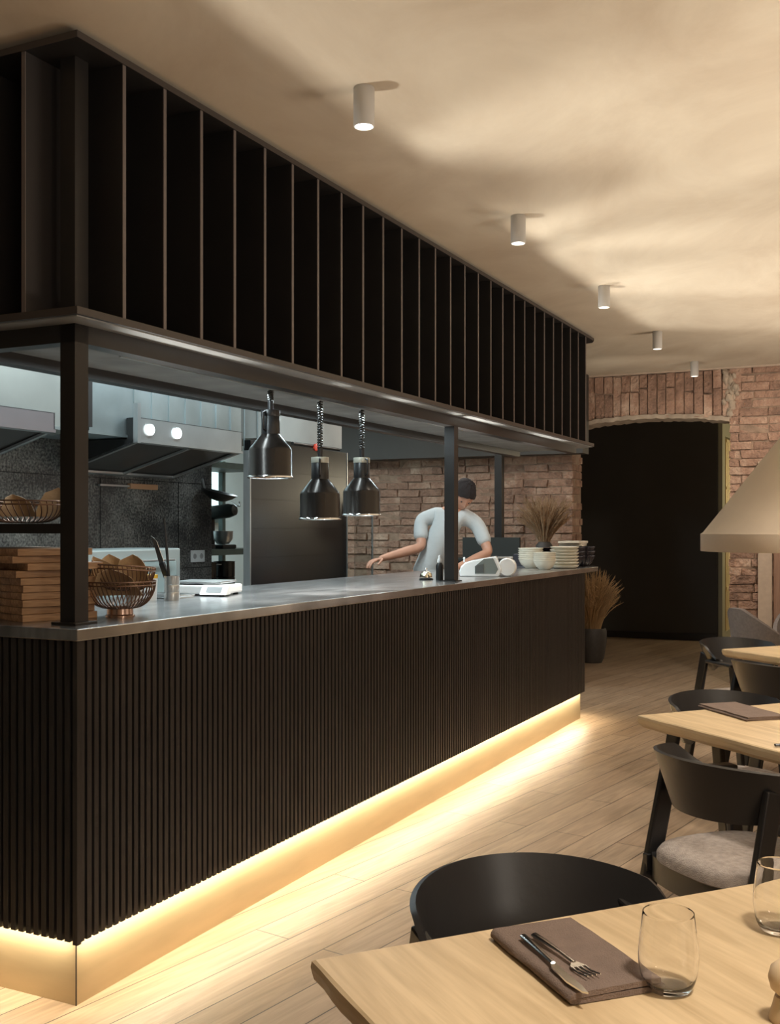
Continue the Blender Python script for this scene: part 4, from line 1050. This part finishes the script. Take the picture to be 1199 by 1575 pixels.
# ================================================================ worker behind the bar
ZP = 8.1
def P(px, py, dz=0.0):
    Z = ZP+dz; return Vector(((px-600)/1646*Z, Z, 1.4+(813-py)/1646*Z))
def skinned(name, verts, edges, mt, parent=None, sub=2, root=0):
    me = bpy.data.meshes.new(name); me.from_pydata([tuple(v[0]) for v in verts], edges, []); me.materials.append(mt)
    o = bpy.data.objects.new(name, me); COL.objects.link(o)
    if parent: o.parent = parent
    sk = o.modifiers.new('skin', 'SKIN'); sk.use_smooth_shade = True
    for i, v in enumerate(verts):
        r = v[1]; d_ = me.skin_vertices[0].data[i]
        d_.radius = r if isinstance(r, tuple) else (r, r); d_.use_root = (i == root)
    sb_ = o.modifiers.new('sub', 'SUBSURF'); sb_.levels = sub; sb_.render_levels = sub
    return o
pel = P(650, 948, .05); pel.z = .96
neck = P(695, 786, -.02); chest = P(684, 815, .0); belly = P(662, 872, .03)
LS, RS = P(647, 800, -.02), P(734, 804, -.02)           # shoulders as seen
LE, RE = P(648, 842, -.10), P(752, 850, -.12)
LW, RW = P(590, 858, -.28), P(702, 874, -.36)
gx, gy = pel.x, pel.y
per = thing('person', 'worker in a white t-shirt bending over behind the bar, dark hair, head bowed', 'person', (gx, gy, 0))
inv = Vector((gx, gy, 0))
V = []; E = []
def vadd(p, r, to=None):
    V.append((p-inv, r)); i = len(V)-1
    if to is not None: E.append((to, i))
    return i
ip = vadd(pel, (.135, .10)); ib = vadd(belly, (.11, .085), ip); ic = vadd(chest, (.10, .075), ib)
inn = vadd(neck, .06, ic); ih0 = vadd(P(703, 776, -.05), .055, inn)
for S_, E_, W_, side in ((LS, LE, LW, -1), (RS, RE, RW, 1)):
    a0 = vadd(S_.lerp(neck, .55), .045, inn); a = vadd(S_, .045, a0); b = vadd(S_.lerp(E_, .5), .042, a); c = vadd(E_, .042, b); d_ = vadd(E_.lerp(W_, .4), .04, c); e = vadd(W_, .027, d_)
    hd = (W_-E_).normalized(); palm = vadd(W_+hd*.05, (.036, .018), e)
    for k in range(1): pass
for sx in (-1, 1):
    h_ = vadd(Vector((gx+sx*.10, gy, .90)), .095, ip); k_ = vadd(Vector((gx+sx*.11, gy-.03, .50)), .062, h_)
    a_ = vadd(Vector((gx+sx*.12, gy+.02, .09)), .042, k_); vadd(Vector((gx+sx*.13, gy-.13, .045)), (.045, .04), a_)
skinned('body', V, E, SKIN, per)
# fingers
for S_, E_, W_, side in ((LS, LE, LW, -1), (RS, RE, RW, 1)):
    hd = (W_-E_).normalized(); sd = hd.cross(Vector((0, 0, 1))).normalized(); o0 = W_+hd*.06-inv
    V = [(o0, .016)]; E = []
    for k, ln in enumerate((.066, .075, .07, .055)):
        b0 = o0+sd*(-.027+.018*k)+hd*.02; p1 = b0+hd*ln*.5-Vector((0, 0, .006)); p2 = b0+hd*ln*.8-Vector((0, 0, .026)); p3 = b0+hd*ln*.9-Vector((0, 0, .045))
        i = len(V); V += [(b0, .0095), (p1, .009), (p2, .0085), (p3, .0075)]; E += [(0, i), (i, i+1), (i+1, i+2), (i+2, i+3)]
    i = len(V); V += [(o0-hd*.03+sd*.035*side, .011), (o0+sd*.055*side-Vector((0, 0, .012)), .0095), (o0+hd*.03+sd*.06*side-Vector((0, 0, .03)), .008)]; E += [(0, i), (i, i+1), (i+1, i+2)]
    skinned('hand', V, E, SKIN, per, 1)
# head: bowed, facing the camera and slightly to the right
hm = tr(*(P(712, 762, -.06)-inv)) @ rotm('Z', .35) @ rotm('Y', .18) @ rotm('X', .75)
def head_pt(th_, ph):
    x = .076*math.sin(th_)*math.sin(ph); y = -.098*math.sin(th_)*math.cos(ph); z = .118*math.cos(th_)
    if z < 0: f_ = 1-.32*(-z/.118)**1.2; x *= f_; y = y*(1-.15*(-z/.118)) 
    front = max(0, math.sin(th_)*math.cos(ph))
    u_ = math.sin(th_)*math.sin(ph)
    y -= .022*math.exp(-(u_/.16)**2)*math.exp(-((z+.022)/.022)**2)*front       # nose
    y -= .008*math.exp(-(u_/.35)**2)*math.exp(-((z+.062)/.012)**2)*front       # lips
    y += .009*(math.exp(-((abs(u_)-.38)/.16)**2))*math.exp(-((z-.004)/.014)**2)*front  # eye sockets
    y -= .010*math.exp(-(u_/.3)**2)*math.exp(-((z+.1)/.02)**2)*front           # chin
    return (x, y, z)
g = [[head_pt(PI*i/24, 2*PI*j/36) for j in range(37)] for i in range(25)]
m = MB(); vs = [p for r in g for p in r]; fs = [(i*37+j, (i+1)*37+j, (i+1)*37+j+1, i*37+j+1) for i in range(24) for j in range(36)]
m.add(vs, fs, True, hm)
for sx in (-1, 1): m.lathe([(0, -.006), (.018, -.004), (.02, .002), (.012, .006), (0, .003)], 14, hm @ tr(sx*.078, .01, -.01) @ rotm('Y', PI/2) @ Matrix.Diagonal((1.5, 1, 1, 1)))
m.build('head', SKIN, per)
m = MB(); g = []
for i in range(15):
    row = []
    for j in range(37):
        ph = 2*PI*j/36; lim = 1.15+.95*(.5-.5*math.cos(ph)); th_ = lim*i/14
        x, y, z = head_pt(th_, ph); k = 1.12+.03*math.sin(9*ph+5*th_)*math.sin(4*th_+2*ph); row.append(hm @ Vector((x*k, y*k+.002, z*k+.002)))
    g.append(row)
g = [[p+(hm.to_3x3() @ Vector((random.uniform(-1, 1), random.uniform(-1, 1), random.uniform(-1, 1))))*.004*(i > 1) for p in row] for i, row in enumerate(g)]
for row in g: row[-1] = row[0]
m.sheet(g, .010); m.build('hair', HAIR, per)
for sx in (-1, 1):
    m = MB(); bm = bmesh.new(); bmesh.ops.create_uvsphere(bm, u_segments=10, v_segments=8, radius=.009); m.bm(bm, hm @ tr(sx*.029, -.080, .003), True); m.build('eye', mat('dark_eye', (.06, .045, .04), .3), per)
# shirt
V = []; E = []
i0 = vadd(pel+Vector((0, 0, .03)), (.165, .125)); i1 = vadd(belly, (.155, .12), i0); i2 = vadd(chest, (.15, .115), i1); i3 = vadd(neck-Vector((0, 0, .012)), .075, i2)
for S_, E_ in ((LS, LE), (RS, RE)):
    b_ = vadd(S_.lerp(neck, .55), .068, i3); a = vadd(S_, .064, b_); vadd(S_.lerp(E_, .45), .060, a); vadd(S_.lerp(E_, .78), .060, a+1)
skinned('t_shirt', V, E, SHIRT, per)
V = []; E = []
a = vadd(Vector((gx, gy, .93)), (.16, .125))
for sx in (-1, 1):
    h_ = vadd(Vector((gx+sx*.10, gy, .86)), .108, a); k_ = vadd(Vector((gx+sx*.11, gy-.03, .50)), .082, h_); vadd(Vector((gx+sx*.12, gy+.02, .10)), .065, k_)
skinned('trousers', V, E, mat('dark_trousers', (.03, .03, .035), .9), per)
for sx in (-1, 1):
    m = MB(); m.box(gx+sx*.13-.05-gx, gx+sx*.13+.05-gx, -.22, .08, 0, .085, bev=.03); m.build('shoe', SHOE, per)
